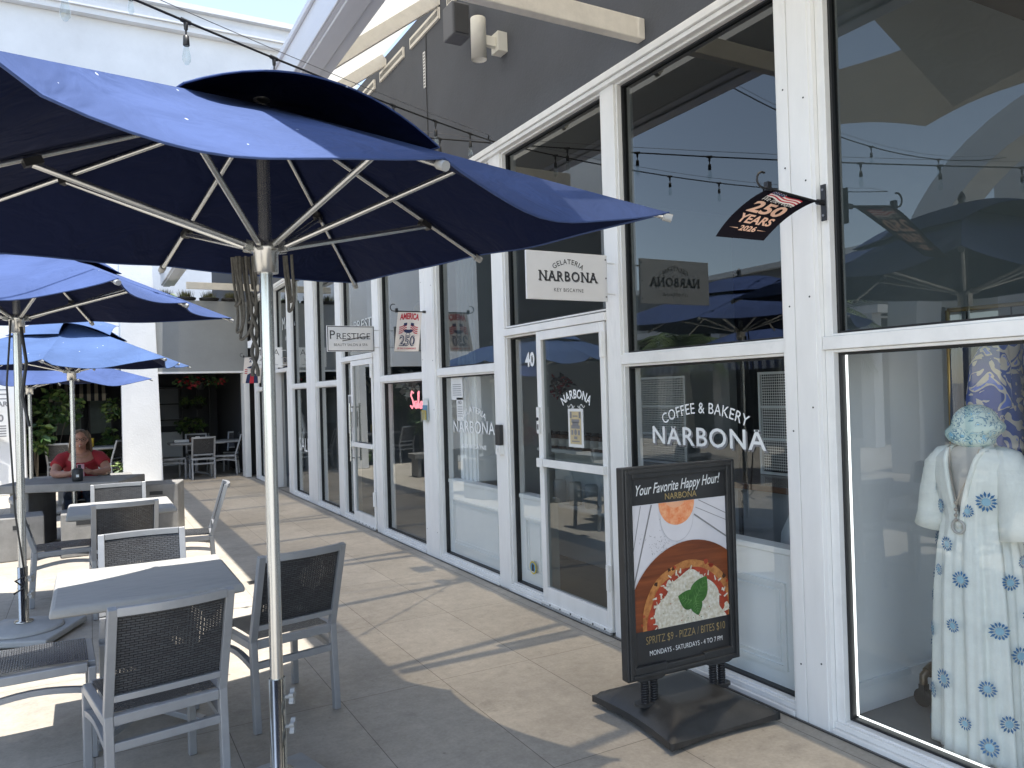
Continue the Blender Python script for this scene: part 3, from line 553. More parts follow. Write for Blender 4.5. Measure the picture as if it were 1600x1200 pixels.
        for s_ in (0, pi):
            pts = [((rx.x * (-.055) + .011 * cos(i * .7 + s_)), rx.y * (-.055) + .011 * sin(i * .7 + s_), ZH - .17 - i * .019) for i in range(19)]; m.tube(pts, .008, 7)
        m.build('rope', 'rope_gray', r)
    if base:
        bs = base; m = MB(); m.box(-bs, bs, -bs, bs, .015, .06); m.lathe([(bs * .86, .06), (bs * .8, .085), (.12, .10), (.05, .11)], (0, 0, 0), 28)
        for sx in (-1, 1):
            for sy in (-1, 1): m.tube([(sx * bs * .8, sy * bs * .8, .0), (sx * bs * .8, sy * bs * .8, .016)], .03, 10)
        b = m.build('base', 'stand_gray', r, bevel=.012)
        m = MB(); m.lathe([(.06, .11), (.06, .118), (.033, .12), (.033, .50), (.030, .50)], (0, 0, 0), 22); m.build('sleeve', 'steel', b)
        for z in (.30, .42):
            m = MB(); kx = Vector((cos(radians(-25 - rz)), sin(radians(-25 - rz)), 0)); c = Vector((0, 0, z))
            m.tube([c + kx * .03, c + kx * .052], .008, 8); s5 = [(.026 + .008 * cos(5 * a)) for a in [2 * pi * i / 30 for i in range(30)]]; ky = Vector((-kx.y, kx.x, 0))
            fn = lambda u, v, w: c + kx * (.052 + w) + ky * u + Vector((0, 0, v)); m.prism([(s5[i] * cos(2 * pi * i / 30), s5[i] * sin(2 * pi * i / 30)) for i in range(30)], fn, .018); m.build('knob', 'stand_gray', b)
    return r
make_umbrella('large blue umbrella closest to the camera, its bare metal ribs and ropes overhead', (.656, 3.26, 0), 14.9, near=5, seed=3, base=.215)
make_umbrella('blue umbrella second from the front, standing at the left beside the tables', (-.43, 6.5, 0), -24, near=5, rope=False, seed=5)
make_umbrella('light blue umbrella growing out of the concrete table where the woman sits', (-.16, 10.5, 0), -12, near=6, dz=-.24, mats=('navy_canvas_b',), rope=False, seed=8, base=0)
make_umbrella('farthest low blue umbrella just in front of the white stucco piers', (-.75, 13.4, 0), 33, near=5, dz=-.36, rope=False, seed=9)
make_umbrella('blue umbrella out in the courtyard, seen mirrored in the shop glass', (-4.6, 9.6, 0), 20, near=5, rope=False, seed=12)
# straps hanging from the second umbrella
m = MB(); m.tube([(-.40, 6.40, 2.2), (-.37, 6.36, 1.95), (-.40, 6.38, 1.72), (-.36, 6.33, 1.5)], .012, 6); m.tube([(-.46, 6.42, 2.25), (-.49, 6.38, 1.8), (-.46, 6.4, .9), (-.41, 6.4, .45), (-.47, 6.42, .42), (-.42, 6.45, .36), (-.48, 6.42, .33)], .007, 6)
single(m, 'umbrella_strap', 'black_plastic', 'thin dark strap and cord hanging down the pole of the second umbrella', 'strap', (-.43, 6.4, 0))
# ---------------------------------------------------------------- chairs
def make_chair(label, loc, rz, group):
    r = thing('patio_chair', label, 'chair', loc, rz, group)
    W = .215
    def leg(sx, front):
        m = MB()
        if front: m.bar((sx * W, .245, .002), (sx * W, .245, .425), .034, .034, up=(0, 1, 0))
        else: m.bar((sx * W, -.255, .002), (sx * W, -.225, .445), .034, .036, up=(0, 1, 0))
        m.build('leg', 'chair_gray', r, bevel=.004)
    for sx in (-1, 1): leg(sx, True); leg(sx, False)
    def P(x, z): return Vector((x, -.225 - (z - .44) * .30 - .03 * (1 - (x / W) ** 2) * ((z - .44) / .43), z))
    m = MB()
    for sx in (-1, 1): m.bar((sx * W, -.225, .4455), P(sx * W, .885), .034, .032, up=(0, 1, 0))
    n = 8
    for z, h in ((.870, .034), (.515, .026)):
        m.sweep([P(-W + .016 + (2 * W - .032) * i / n, z) for i in range(n + 1)], .030, h)
    m.build('back_frame', 'chair_gray', r, bevel=.003)
    m = MB(); m.grid(lambda u, v: P(-W + .017 + (2 * W - .034) * u, .528 + .326 * v) + Vector((0, .004, 0)), 8, 4); m.build('backrest', 'wicker_back', r)
    m = MB()
    for sx in (-1, 1): m.bar((sx * W, -.208, .425), (sx * W, .228, .425), .034, .04)
    m.bar((-W + .017, .245, .425), (W - .017, .245, .425), .034, .04); m.bar((-W + .017, -.225, .425), (W - .017, -.225, .425), .034, .04); m.build('seat_frame', 'chair_gray', r, bevel=.004)
    m = MB(); m.grid(lambda u, v: (-W + .02 + (2 * W - .04) * u, -.21 + .44 * v, .449 - .012 * 16 * u * (1 - u) * v * (1 - v) + (.006 * sin(pi * v))), 8, 8); m.build('seat', 'wicker_seat', r)
    for sx in (-1, 1):
        m = MB(); q = [Vector((sx * W, -.222 + .45 * i / 8, .318 + .03 * sin(pi * i / 8))) for i in range(9)]
        m.sweep(q, .026, .026)
        m.build('side_rail', 'chair_gray', r)
    m = MB(); m.bar((-W + .016, -.236, .325), (W - .016, -.236, .325), .026, .034); m.build('rear_rail', 'chair_gray', r, bevel=.003)
    return r
CG = 'gray wicker chairs on the terrace'
C0 = make_chair('gray chair with woven back toward the camera, nearest one at the front table', (.22, 3.62, 0), 9, CG)
for lab, x, y, rz in (('gray wicker chair just right of the near umbrella pole, set askew', .855, 4.245, 12),
                      ('chair on the far side of the front table, sun glinting on its woven back', .26, 4.70, 179),
                      ('chair at the left end of the front table, only its woven seat in the picture', -.26, 4.33, -88),
                      ('shaded gray chair with its back to the camera at the second table', .225, 6.95, 2),
                      ('sunlit wicker chair behind the second table, in front of the concrete table', .225, 7.80, 178),
                      ('chair seen side-on at the left end of the second table', -.19, 7.60, -86),
                      ('chair seen edge-on at the right end of the second table, by the walkway', .74, 7.55, 84)):
    copy_tree(C0, (x, y, 0), rz, lab)
PG = 'chairs in the shaded dining patio'
for lab, x, y, rz in (('pale framed chair with its back to the walkway in the shaded patio doorway', 2.08, 17.35, 0),
                      ('patio chair facing right at the left of the set table in the doorway', 1.50, 17.75, -80),
                      ('patio chair facing left between the two set tables in the doorway', 2.62, 17.80, 75),
                      ('chair on the far side of the set table in the patio doorway', 2.15, 18.55, 180),
                      ('patio chair left of the woman, behind the stone bench', -.42, 17.7, -20),
                      ('patio chair just right of the seated woman, in the shade behind her', .30, 17.8, 60),
                      ('chair tucked at the far table against the shopfront side of the patio', 2.98, 18.75, 160)):
    copy_tree(C0, (x, y, 0), rz, lab, PG)
# chairs and a table further out in the courtyard, mirrored by the glass
for lab, x, y, rz in (('courtyard chair by the mirrored umbrella, facing the shops', -4.0, 5.4, -70), ('courtyard chair by the mirrored umbrella, facing away from the shops', -5.2, 5.5, 95), ('chair out of frame at the left of the near umbrella, seen in the boutique glass', -.9, 2.2, -60)):
    copy_tree(C0, (x, y, 0), rz, lab, 'courtyard chairs seen in the glass')
# ---------------------------------------------------------------- tables
def make_table(label, loc, group, rz=0, sx=.415, sy=.43, mat='table_stone'):
    r = thing('cafe_table', label, 'table', loc, rz, group)
    m = MB(); ch = .035
    pr = [(0, .74), (ch * .3, .735), (ch, .715), (ch, .695), (0, .69)]
    def ringv(d, z): return [(-sx + d, -sy + d, z), (sx - d, -sy + d, z), (sx - d, sy - d, z), (-sx + d, sy - d, z)]
    vs = ringv(.022, .742) + ringv(.006, .734) + ringv(.0, .716) + ringv(.0, .700) + ringv(.03, .690)
    fs = [(0, 1, 2, 3), (19, 18, 17, 16)]
    for k in range(4):
        for i in range(4): fs.append((k * 4 + i, (k + 1) * 4 + i, (k + 1) * 4 + (i + 1) % 4, k * 4 + (i + 1) % 4))
    m.add(vs, fs); m.build('tabletop', mat, r, bevel=.006)
    m = MB(); m.tube([(0, 0, .06), (0, 0, .66)], .035, 14); m.box(-.17, .17, -.17, .17, .66, .689); m.build('pedestal', 'chair_gray', r)
    for k in range(4):
        a = radians(45 + 90 * k); c, s = cos(a), sin(a); m = MB(); m.bar((.02 * c, .02 * s, .085), (.33 * c, .33 * s, .04), .045, .03); m.tube([(.32 * c, .32 * s, .002), (.32 * c, .32 * s, .03)], .018, 10); m.build('foot', 'chair_gray', r, bevel=.004)
    return r
T0 = make_table('square pale stone-topped table at the front, half in umbrella shadow', (.245, 4.41, 0), 'square terrace tables')
copy_tree(T0, (.24, 7.62, 0), 0, 'square pale table in the second row, behind the front table')
copy_tree(T0, (-4.55, 5.5, 0), 20, 'courtyard table under the mirrored umbrella', 'courtyard tables seen in the glass')
DT = make_table('set dining table in the patio doorway with folded napkins', (2.05, 18.05, 0), 'dining tables in the shaded patio', sx=.55, sy=.35)
copy_tree(DT, (3.15, 18.2, 0), 0, 'dining table with glasses at the right edge of the patio doorway')
copy_tree(DT, (0.0, 18.2, 0), 0, 'dining table in shade behind the seated woman')
# things on the patio tables
def glassware(x, y, lab):
    m = MB(); m.lathe([(.03, 0), (.004, .006), (.004, .07), (.032, .11), (.034, .16), (.028, .18)], (x, y, .742), 12); single(m, 'wine_glass', 'clear_glass', lab, 'glass', (x, y, .742), 'wine glasses on the patio tables')
glassware(2.95, 18.0, 'empty wine glass at the left of the right patio table'); glassware(3.1, 18.05, 'empty wine glass in the middle of the right patio table'); glassware(2.30, 18.0, 'wine glass beside the white napkin on the doorway table')
m = MB(); m.add([(1.98, 17.85, .745), (2.16, 17.85, .745), (2.16, 18.0, .745), (1.98, 18.0, .745), (2.03, 17.92, .86), (2.11, 17.93, .86)], [(0, 1, 5, 4), (2, 3, 4, 5), (1, 2, 5), (3, 0, 4), (3, 2, 1, 0)]); single(m, 'napkin', 'paper', 'white folded napkin standing on the doorway dining table', 'napkin', (2.07, 17.9, .742))
m = MB(); m.box(1.60, 1.90, 17.9, 18.15, .743, .80); single(m, 'folded_cloth', 'paper', 'flat folded white cloth at the left end of the doorway dining table', 'cloth', (1.7, 18, .742), bevel=.015)
m = MB(); m.lathe([(.04, 0), (.04, .09), (.034, .10)], (1.93, 17.85, .742), 14); single(m, 'cup', 'amber_glass', 'dark amber tumbler on the doorway dining table', 'cup', (1.93, 17.85, .742))
for i, (x, c) in enumerate(((-.12, 'front of the pair'), (.05, 'back of the pair'))):
    m = MB(); m.lathe([(.05, 0), (.05, .18), (.045, .19)], (x, 17.95 + .1 * i, .742), 16); single(m, 'tin', 'tin_yellow', 'yellow tin on the table behind the woman, ' + c, 'tin', (x, 17.95 + .1 * i, .742), 'yellow tins')
# ---------------------------------------------------------------- concrete table, stools, benches
t = thing('concrete_table', 'long gray cast concrete table with an umbrella through its middle', 'table', (-.16, 10.5, 0), -22, None)
m = MB(); m.box(-.66, .66, -.42, .42, .655, .75); m.build('tabletop', 'concrete', t, bevel=.012)
for sx in (-1, 1): m = MB(); m.box(sx * .45 - .10, sx * .45 + .10, -.34, .34, .002, .654); m.build('leg', 'concrete', t, bevel=.012)
def stool(label, loc, rz, s=.40, h=.45):
    t = thing('concrete_stool', label, 'stool', loc, rz, 'cast concrete stools')
    m = MB(); m.box(-s / 2, s / 2, -s / 2, s / 2, .002, h); m.build('block', 'concrete', t, bevel=.012)
    m = MB(); m.box(-.075, .075, -s / 2 - .003, -s / 2 + .02, h - .13, h - .085); m.build('hand_slot', 'ink_dark', t)
stool('concrete stool with a black hand slot, under the near edge of the concrete table', (-.06, 9.75, 0), 0, .44, .47)
stool('plain concrete stool at the left end of the concrete table', (-.66, 9.9, 0), 4, .42, .46)
stool('tall concrete block with a slot at the right end of the concrete table', (.78, 10.75, 0), -14, .50, .62)
for lab, x0, x1, y in (('low concrete bench behind the seated woman, left side', -1.0, -.25, 14.6), ('low concrete bench end to the right behind the seated woman', .30, .62, 14.3)):
    m = MB(); m.box(x0, x1, y - .2, y + .2, .36, .47); m.box(x0 + .06, x0 + .2, y - .17, y + .17, .002, .359); m.box(x1 - .2, x1 - .06, y - .17, y + .17, .002, .359); single(m, 'concrete_bench', 'concrete', lab, 'bench', ((x0 + x1) / 2, y, 0), bevel=.01)
m = MB(); m.lathe([(.052, 0), (.058, .02), (.058, .13), (.045, .145), (.03, .15), (.029, .10), (.05, .02)], (-.12, 10.26, .752), 18); m.box(-.135, -.105, 10.199, 10.2015, .80, .83, 1); single(m, 'ashtray_cup', ['black_plastic', 'letter_white'], 'short black cup standing on the concrete table in front of the umbrella pole', 'cup', (-.12, 10.26, .752))
m = MB(); m.box(1.22, 1.30, 7.13, 7.25, .002, .006)
for k in range(6): m.box(1.23, 1.29, 7.14 + k * .018, 7.148 + k * .018, .0062, .0072, 1)
single(m, 'drain_grate', ['dark_steel', 'rubber'], 'small dark drain grate set in the paving right of the front table', 'drain', (1.26, 7.19, 0))
# ---------------------------------------------------------------- pavement sign
ps = thing('pavement_sign', 'black framed pavement sign with a pizza poster, standing by the coffee window', 'sign', (2.585, 2.99, 0), -2)
bm_ = MB()
def base_pt(u, v, top):
    x = -.33 + .66 * u; y = -.31 + .65 * v
    ex = 1 - .16 * sin(pi * v) ** 1.0 * 0; sx = 1 - .10 * sin(pi * v); sy = 1 - .10 * sin(pi * u)
    edge = min(u, 1 - u, v, 1 - v); z = .055 + (.065 + .02 * sin(pi * u)) * min(1, edge / .22) ** .7
    z += -.012 * (1 if .25 < u < .75 else 0) * sin(pi * (u - .25) / .5) * (1 if .15 < v < .85 else 0)
    z -= .018 * sin(pi * u) * (1 - min(1, v / .25)) ; return Vector((x * sy ** 0 * (1 - .09 * sin(pi * v)), y * (1 - .08 * sin(pi * u)), z if top else .022))
bm_.grid(lambda u, v: base_pt(u, v, True), 24, 24); bm_.grid(lambda u, v: base_pt(u, 1 - v, False), 24, 24)
n = 24; ring = [(i / n, 0) for i in range(n)] + [(1, i / n) for i in range(n)] + [(1 - i / n, 1) for i in range(n)] + [(0, 1 - i / n) for i in range(n)]
R1 = [base_pt(u, v, False) for u, v in ring]; R2 = [base_pt(u, v, True) for u, v in ring]; k = len(ring)
bm_.add(R1 + R2, [(i, (i + 1) % k, k + (i + 1) % k, k + i) for i in range(k)], 0, True)
for sx in (-.24, .24):
    for sy in (-.22, .24): bm_.tube([(sx, sy, .0015), (sx, sy, .03)], .04, 12)
for sx in (-.215, .215):
    bm_.tube([(sx - .05, .005, .105), (sx - .05, .005, .118)], .032, 14); bm_.tube([(sx + .05, .005, .105), (sx + .05, .005, .118)], .032, 14); bm_.box(sx - .05, sx + .05, -.027, .037, .10, .117)
for q in range(3):
    pts = [(-.16 + .32 * i / 12, -.10 - .045 * q + .03 * sin(pi * i / 12), .112 - .012 * q + .004) for i in range(13)]; bm_.tube(pts, .003, 5)
bm_.build('base', 'black_plastic', ps)
for sx in (-.215, .215):
    for dx in (-.028, .028):
        m = MB(); pts = [(sx + dx + .016 * cos(a), .0 + .016 * sin(a), .11 + .11 * a / (2 * pi * 9)) for a in [2 * pi * 9 * i / 150 for i in range(151)]]; m.tube(pts, .0055, 6); m.tube([(sx + dx, 0, .11), (sx + dx, 0, .235)], .0095, 8); m.build('spring', 'black_metal', ps)
    m = MB(); m.prism([(sx - .10, .30), (sx - .085, .235), (sx - .06, .225), (sx + .06, .225), (sx + .085, .235), (sx + .10, .30)], lambda u, v, w: (u, -.026 + w, v), .055); m.build('bracket', 'black_plastic', ps, bevel=.004)
m = MB(); W_, Z0, Z1 = .352, .235, 1.262
for a, b, c, d in ((-W_, -W_ + .055, Z0, Z1), (W_ - .055, W_, Z0, Z1), (-W_ + .055, W_ - .055, Z0, Z0 + .055), (-W_ + .055, W_ - .055, Z1 - .055, Z1)): m.box(a, b, -.024, .03, c, d)
for a, b, c, d in ((-W_ + .010, -W_ + .03, Z0 + .01, Z1 - .01), (W_ - .03, W_ - .010, Z0 + .01, Z1 - .01), (-W_ + .03, W_ - .03, Z0 + .010, Z0 + .03), (-W_ + .03, W_ - .03, Z1 - .03, Z1 - .010)): m.box(a, b, -.034, -.0245, c, d)
m.box(-W_ + .05, W_ - .05, .0, .02, Z0 + .05, Z1 - .05); m.build('frame', 'black_plastic', ps, bevel=.006)
po = MB(); U0, U1, V0, V1 = -.302, .302, .288, 1.21
def pf(k): return lambda u, v: (u, -.006 - .0012 * k, v)
po.poly([(U0, V0), (U1, V0), (U1, V1), (U0, V1)], pf(0), 0)
po.poly([(U0, .462), (U1, .462), (U1, 1.075), (U0, 1.075)], pf(1), 1)
for a, b, w in (((-.30, .66), (-.175, 1.07), .004), ((.09, 1.0), (.30, .865), .004), ((-.302, .80), (-.24, 1.07), .0018), ((.12, 1.07), (.302, .985), .0018), ((.10, 1.035), (.302, .95), .0015)):
    d = Vector((b[0] - a[0], b[1] - a[1])).normalized(); nn = (-d.y * w, d.x * w); P4 = clip([(a[0] - nn[0], a[1] - nn[1]), (a[0] + nn[0], a[1] + nn[1]), (b[0] + nn[0], b[1] + nn[1]), (b[0] - nn[0], b[1] - nn[1])], U0, U1, .462, 1.074)
    if len(P4) > 2: po.poly(P4, pf(2), 9)
g = random.Random(4)
for q in range(70):
    u, v = -.13 + g.gauss(0, .055), .87 + g.gauss(0, .035); a = g.uniform(0, 6.3); l = g.uniform(.004, .012); po.poly([(u, v), (u + l * cos(a), v + l * sin(a)), (u + l * cos(a) - .0015 * sin(a), v + l * sin(a) + .0015 * cos(a)), (u - .0015 * sin(a), v + .0015 * cos(a))], pf(2), 9)
gl_ = clip(circ(-.02, 1.07, .112, 40), U0, U1, .46, 1.0745); ring_o = clip(circ(-.02, 1.0, .105, 40, .125), U0, U1, .46, 1.0745)
po.poly(ring_o, pf(2.3), 10); po.poly(clip(circ(-.02, 1.0, .102, 40, .122), U0, U1, .46, 1.0745), pf(2.6), 1); po.poly(gl_, pf(3), 2); po.poly(clip(circ(-.03, 1.085, .06, 24, .04), U0, U1, .46, 1.0745), pf(3.3), 11)
po.poly(clip(circ(.06, .468, .405, 70), U0, U1, .4625, 1.07), pf(4), 3)
po.poly(clip(blob(.045, .475, .300, .006, 80, 3), U0, U1, .4625, 1.07), pf(5), 4)
po.poly(clip(blob(.04, .475, .262, .012, 80, 5), U0, U1, .4625, 1.07), pf(6), 5)
po.poly(clip(blob(.045, .487, .218, .034, 160, 11), U0, U1, .4625, 1.07), pf(7), 6)
for q in range(110):
    a = g.uniform(0, 6.3); rr = g.uniform(.17, .245); u, v = .045 + rr * cos(a), .487 + rr * sin(a); an = a + g.gauss(0, .7); l = g.uniform(.012, .03); w_ = g.uniform(.003, .006)
    P_ = clip([(u - w_ * sin(an), v + w_ * cos(an)), (u + w_ * sin(an), v - w_ * cos(an)), (u + l * cos(an) + w_ * sin(an) * .6, v + l * sin(an) - w_ * cos(an) * .6), (u + l * cos(an) - w_ * sin(an) * .6, v + l * sin(an) + w_ * cos(an) * .6)], U0, U1, .4625, 1.07)
    if len(P_) > 2: po.poly(P_, pf(7.1 + .003 * q), 6)
for q in range(34):
    a = g.uniform(0, 6.3); rr = g.uniform(.17, .25); u, v = .035 + rr * cos(a), .48 + rr * sin(a); P_ = clip(blob(u, v, g.uniform(.008, .02), .006, 14, q), U0, U1, .4625, 1.07)
    if len(P_) > 2: po.poly(P_, pf(7.3), 6)
for q in range(26):
    a = g.uniform(0, 6.3); rr = g.uniform(.285, .30); P_ = clip(blob(.045 + rr * cos(a), .475 + rr * sin(a), g.uniform(.006, .014), .004, 12, q + 50), U0, U1, .4625, 1.07)
    if len(P_) > 2: po.poly(P_, pf(5.4), 5 if q % 3 else 12)
for q in range(40):
    a = g.uniform(0, 6.3); rr = g.uniform(.0, .19); u, v = .035 + rr * cos(a), .48 + rr * sin(a)
    if v > .475: po.poly(circ(u, v, g.uniform(.002, .004), 6), pf(7.6), 5 if q % 2 else 7)
for (cx, cy_, an, l, w, kk) in ((.065, .565, 158, .125, .050, 8), (.072, .572, 54, .155, .056, 8.4), (.078, .560, -78, .09, .038, 8.8)):
    a = radians(an); leaf = []
    for i in range(21):
        t = i / 20; leaf.append((t * l, w * sin(pi * t ** .8) ** .9))
    leaf += [(p[0], -p[1]) for p in leaf[::-1][1:-1]]
    po.poly([(cx - .0 + p[0] * cos(a) - p[1] * sin(a) - .02 * cos(a), cy_ + p[0] * sin(a) + p[1] * cos(a) - .02 * sin(a)) for p in leaf], pf(kk), 7)
    po.poly([(cx + p[0] * cos(a) - p[1] * sin(a) - .02 * cos(a), cy_ + p[0] * sin(a) + p[1] * cos(a) - .02 * sin(a)) for p in ((0, -.0015), (l * .95, 0), (0, .0015))], pf(kk + .2), 8)
    for i in range(1, 6):
        for sgn in (-1, 1):
            p0 = (l * i / 7, 0); p1 = (l * (i + 1.2) / 7, sgn * w * .75 * sin(pi * (i + 1) / 7.5)); po.poly([(cx + p[0] * cos(a) - p[1] * sin(a) - .02 * cos(a), cy_ + p[0] * sin(a) + p[1] * cos(a) - .02 * sin(a)) for p in (p0, p1, (p0[0] + .0025, 0))], pf(kk + .2), 8)
pm('drink_pale', (.80, .42, .25), .3); pm('char', (.05, .02, .01), .7)
po.build('poster', ['poster_black', 'poster_white', 'drink', 'board_wood', 'crust', 'sauce', 'cheese', 'basil', 'basil_vein', 'ink_gray', 'glass_line', 'drink_pale', 'char'], ps)
m = MB(); m.text('Your Favorite Happy Hour!', .050, lambda u, v: (u * 1.0, -.0085, 1.135 + v + u * .05), w=.53, shear=.35, bold=.012); m.build('lettering', 'letter_white', ps)
m = MB(); m.text('NARBONA', .030, lambda u, v: (u + .01, -.0085, 1.090 + v), w=.20, bold=.01); m.build('lettering', 'gold_ink', ps)
m = MB(); m.text('SPRITZ $9 - PIZZA / BITES $10', .038, lambda u, v: (u + .02, -.0085, .395 + v), w=.50, bold=-.018); m.build('lettering', 'gold_ink', ps)
m = MB(); m.text('MONDAYS - SATURDAYS - 4 TO 7 PM', .024, lambda u, v: (u + .02, -.0085, .338 + v), w=.46, bold=.0); m.build('lettering', 'letter_white', ps)
# ---------------------------------------------------------------- hanging shop signs
def signboard(name, label, x0, x1, y, z0, z1, border=None, parts=()):
    t = thing(name, label, 'sign', (x1, y, z0)); off = (x1, y, z0)
    m = MB(); m.box(x0, x1, y - .008, y + .008, z0, z1)
    for z in (z0 + .03, (z0 + z1) / 2, z1 - .03): m.tube([(x1 - .012, y - .008, z), (x1 - .012, y - .0105, z)], .006, 8, 1)
    m.build('board', ['sign_white', 'ink_gray'], t, off=off, bevel=.002)
    if border: m = MB(); b = border; [m.box(a, c, y - .0095, y - .0082, d, e) for a, c, d, e in ((x0 + .006, x1 - .006, z0 + .006, z0 + .006 + b), (x0 + .006, x1 - .006, z1 - .006 - b, z1 - .006), (x0 + .006, x0 + .006 + b, z0 + .006 + b, z1 - .006 - b), (x1 - .006 - b, x1 - .006, z0 + .006 + b, z1 - .006 - b))]; m.build('border', 'ink_dark', t, off=off)
    m = MB()
    for z in (z0 + .05, z1 - .05): m.tube([(x1, y, z), (x1 + .063, y, z)], .006, 6)
    m.build('bracket', 'white_paint_b', t, off=off)
    for mb, mt in parts: mb.build('lettering', mt, t, off=off)
    return t
cx = 2.665
a = MB(); F = lambda cx, y, z: (lambda u, v: (cx + u, y - .0095, z + v))
a.text('GELATERIA', .031, F(cx, 4.06, 2.437), w=.225, arc=.17, bold=.01, space=1.1); a.text('NARBONA', .060, F(cx, 4.06, 2.330), w=.43, bold=.012, space=1.2, serif=.10); a.text('KEY BISCAYNE', .022, F(cx, 4.06, 2.262), w=.22, bold=.0, space=1.15)
b = MB(); b.text('NARBONA', .060, lambda u, v: (cx + u + .006, 4.06 - .0088, 2.330 + v - .005), w=.43, bold=.012, space=1.2, serif=.10)
signboard('hanging_sign', 'white hanging sign with dark gelato lettering above the cafe door', 2.36, 2.965, 4.06, 2.21, 2.51, None, [(b, 'ink_gray'), (a, 'ink_dark')])
a = MB(); yy = 8.72; a.text('RESTIGE', .070, F(2.725, yy, 2.305), w=.40, bold=-.008, serif=.08); a.text('P', .10, F(2.475, yy, 2.305), w=.06); a.tube([F(2.69, yy, 2.30)(u, .002 + .05 * (u + .05) ** 1 + .02 * sin(8 * u)) for u in [-.1 + .035 * i for i in range(10)]], .005, 5); a.text('BEAUTY SALON & SPA', .030, F(2.69, yy, 2.225), w=.40, bold=-.01)
signboard('hanging_sign', 'white hanging salon sign with a thin black border', 2.41, 2.975, yy, 2.16, 2.46, .008, [(a, 'ink_dark')])
a = MB(); yy = 13.6; a.text('MARA', .11, F(2.72, yy, 2.38), w=.40, bold=-.02); a.text('intimates', .06, F(2.72, yy, 2.285), w=.26, shear=.35); a.text('swim  lingerie  sleepwear', .018, F(2.72, yy, 2.215), w=.36)
signboard('hanging_sign', 'farthest white hanging sign beside the patio doorway', 2.46, 2.975, yy, 2.17, 2.52, None, [(a, 'ink_dark')])
# ---------------------------------------------------------------- garden flags
def flagpole(t, off, x0, x1, y, z, z1=None):
    z1 = z1 or z; m = MB(); m.tube([(x0, y, z1), (x1, y, z)], .006, 8)
    pts = [(x0 - .03 - .035 * sin(a), y, z1 + .03 - .035 * cos(a) + .005) for a in [0, .5, 1.0, 1.5, 2, 2.5, 3, 3.5]]; m.tube([(x0, y, z1), (x0 - .03, y, z1)] + pts, .005, 6); m.box(x0 - .012, x0 + .012, y - .012, y + .012, z1 - .012, z1 + .028); m.tube([(x1 - .005, y, z), (x1 + .035, y, z)], .013, 10)
    m.build('rod', 'black_metal', t, off=off)
    m = MB(); m.box(x1 + .034, x1 + .042, y - .014, y + .014, z - .085, z + .085)
    for q in (-.06, .06): m.tube([(x1 + .034, y, z + q), (x1 + .030, y, z + q)], .006, 8, 1)
    m.build('wall_plate', ['black_metal', 'wire_steel'], t, off=off, bevel=.002)
def flag(label, x0, x1, y, z, H, mat, fn, marks, z1=None):
    """fn(u in 0..1, v in 0..1 downward, lift) -> point on the cloth"""
    t = thing('garden_flag', label, 'flag', (x1, y, z)); off = (x1, y, z); flagpole(t, off, x0 - .015, x1 + .01, y, z, z1)
    m = MB(); m.grid(lambda u, v: fn(u, v, 0), 16, 20); m.build('cloth', mat, t, off=off)
    for mb, mt in marks: mb.build('print', mt, t, off=off)
def Vp(x, y, z): return Vector((x, y, z))
def strips(fn, k, pts): return fn
# America 250
x0, x1, y, z, H = 2.72, 2.98, 7.23, 2.475, .40
FA = lambda u, v, k: Vp(x0 + (x1 - x0) * u - .055 * v + .0, y - .0015 * k - .012 * sin(5 * u + 2 * v) * v, z - H * v + .008 * u * 0)
T_ = lambda fn, W, H, k: (lambda a, b: fn(a / W + .5, .5 - b / H, k))
W = x1 - x0
r1 = MB(); tf = T_(FA, W, H, 1); r1.text('AMERICA', .058, lambda a, b: tf(a, b + .125 - 3.0 * a * a * .35), w=.205, bold=.06); r1.text('250 YEARS OF INDEPENDENCE', .016, lambda a, b: tf(a, b - .178), w=.20, bold=.03)
for s_ in (-1, 1):
    for j in range(4): r1.add([tf(s_ * (.02 + .016 * i) , .085 - j * .02 - .045 * i / 5 * 1.0 + .006 * sin(i * 1.5)) for i in range(6)] + [tf(s_ * (.02 + .016 * i), .075 - j * .02 - .045 * i / 5 + .006 * sin(i * 1.5)) for i in range(5, -1, -1)], [tuple(range(12))])
n1 = MB(); n1.text('250', .095, lambda a, b: tf(a, b - .14), w=.175, bold=.06); n1.poly([(-.055, .018)] + [(-.055 * cos(pi * i / 12), .018 - .035 * sin(pi * i / 12)) for i in range(13)] + [(.055, .018)], lambda a, b: tf(a, b), 0)
tf2 = T_(FA, W, H, 2)
for s_ in (-1, 1): n1.poly([(s_ * .02, .088), (s_ * .055, .082), (s_ * .055, .052), (s_ * .02, .062)], tf2, 0); n1.poly([(s_ * .01, -.01), (s_ * .014, -.01), (s_ * .028, -.04), (s_ * .022, -.04)], tf2, 0)
w1_ = MB(); tf3 = T_(FA, W, H, 2.4); w1_.text('250', .095, lambda a, b: tf3(a, b - .14), w=.175, bold=-.035)
g1 = MB()
for cxx in (-.085, .085):
    for k in range(14):
        a = 2 * pi * k / 14; g1.poly([(cxx + .008 * cos(a), -.022 + .008 * sin(a)), (cxx + .026 * cos(a - .05), -.022 + .026 * sin(a - .05)), (cxx + .026 * cos(a + .05), -.022 + .026 * sin(a + .05))], tf, 0)
flag('cream garden flag reading AMERICA 250 with two crossed flags and a grill', x0, x1, y, z, H, 'flag_cream', FA, [(r1, 'flag_red'), (n1, 'flag_navy'), (w1_, 'flag_cream'), (g1, 'flag_gray')])
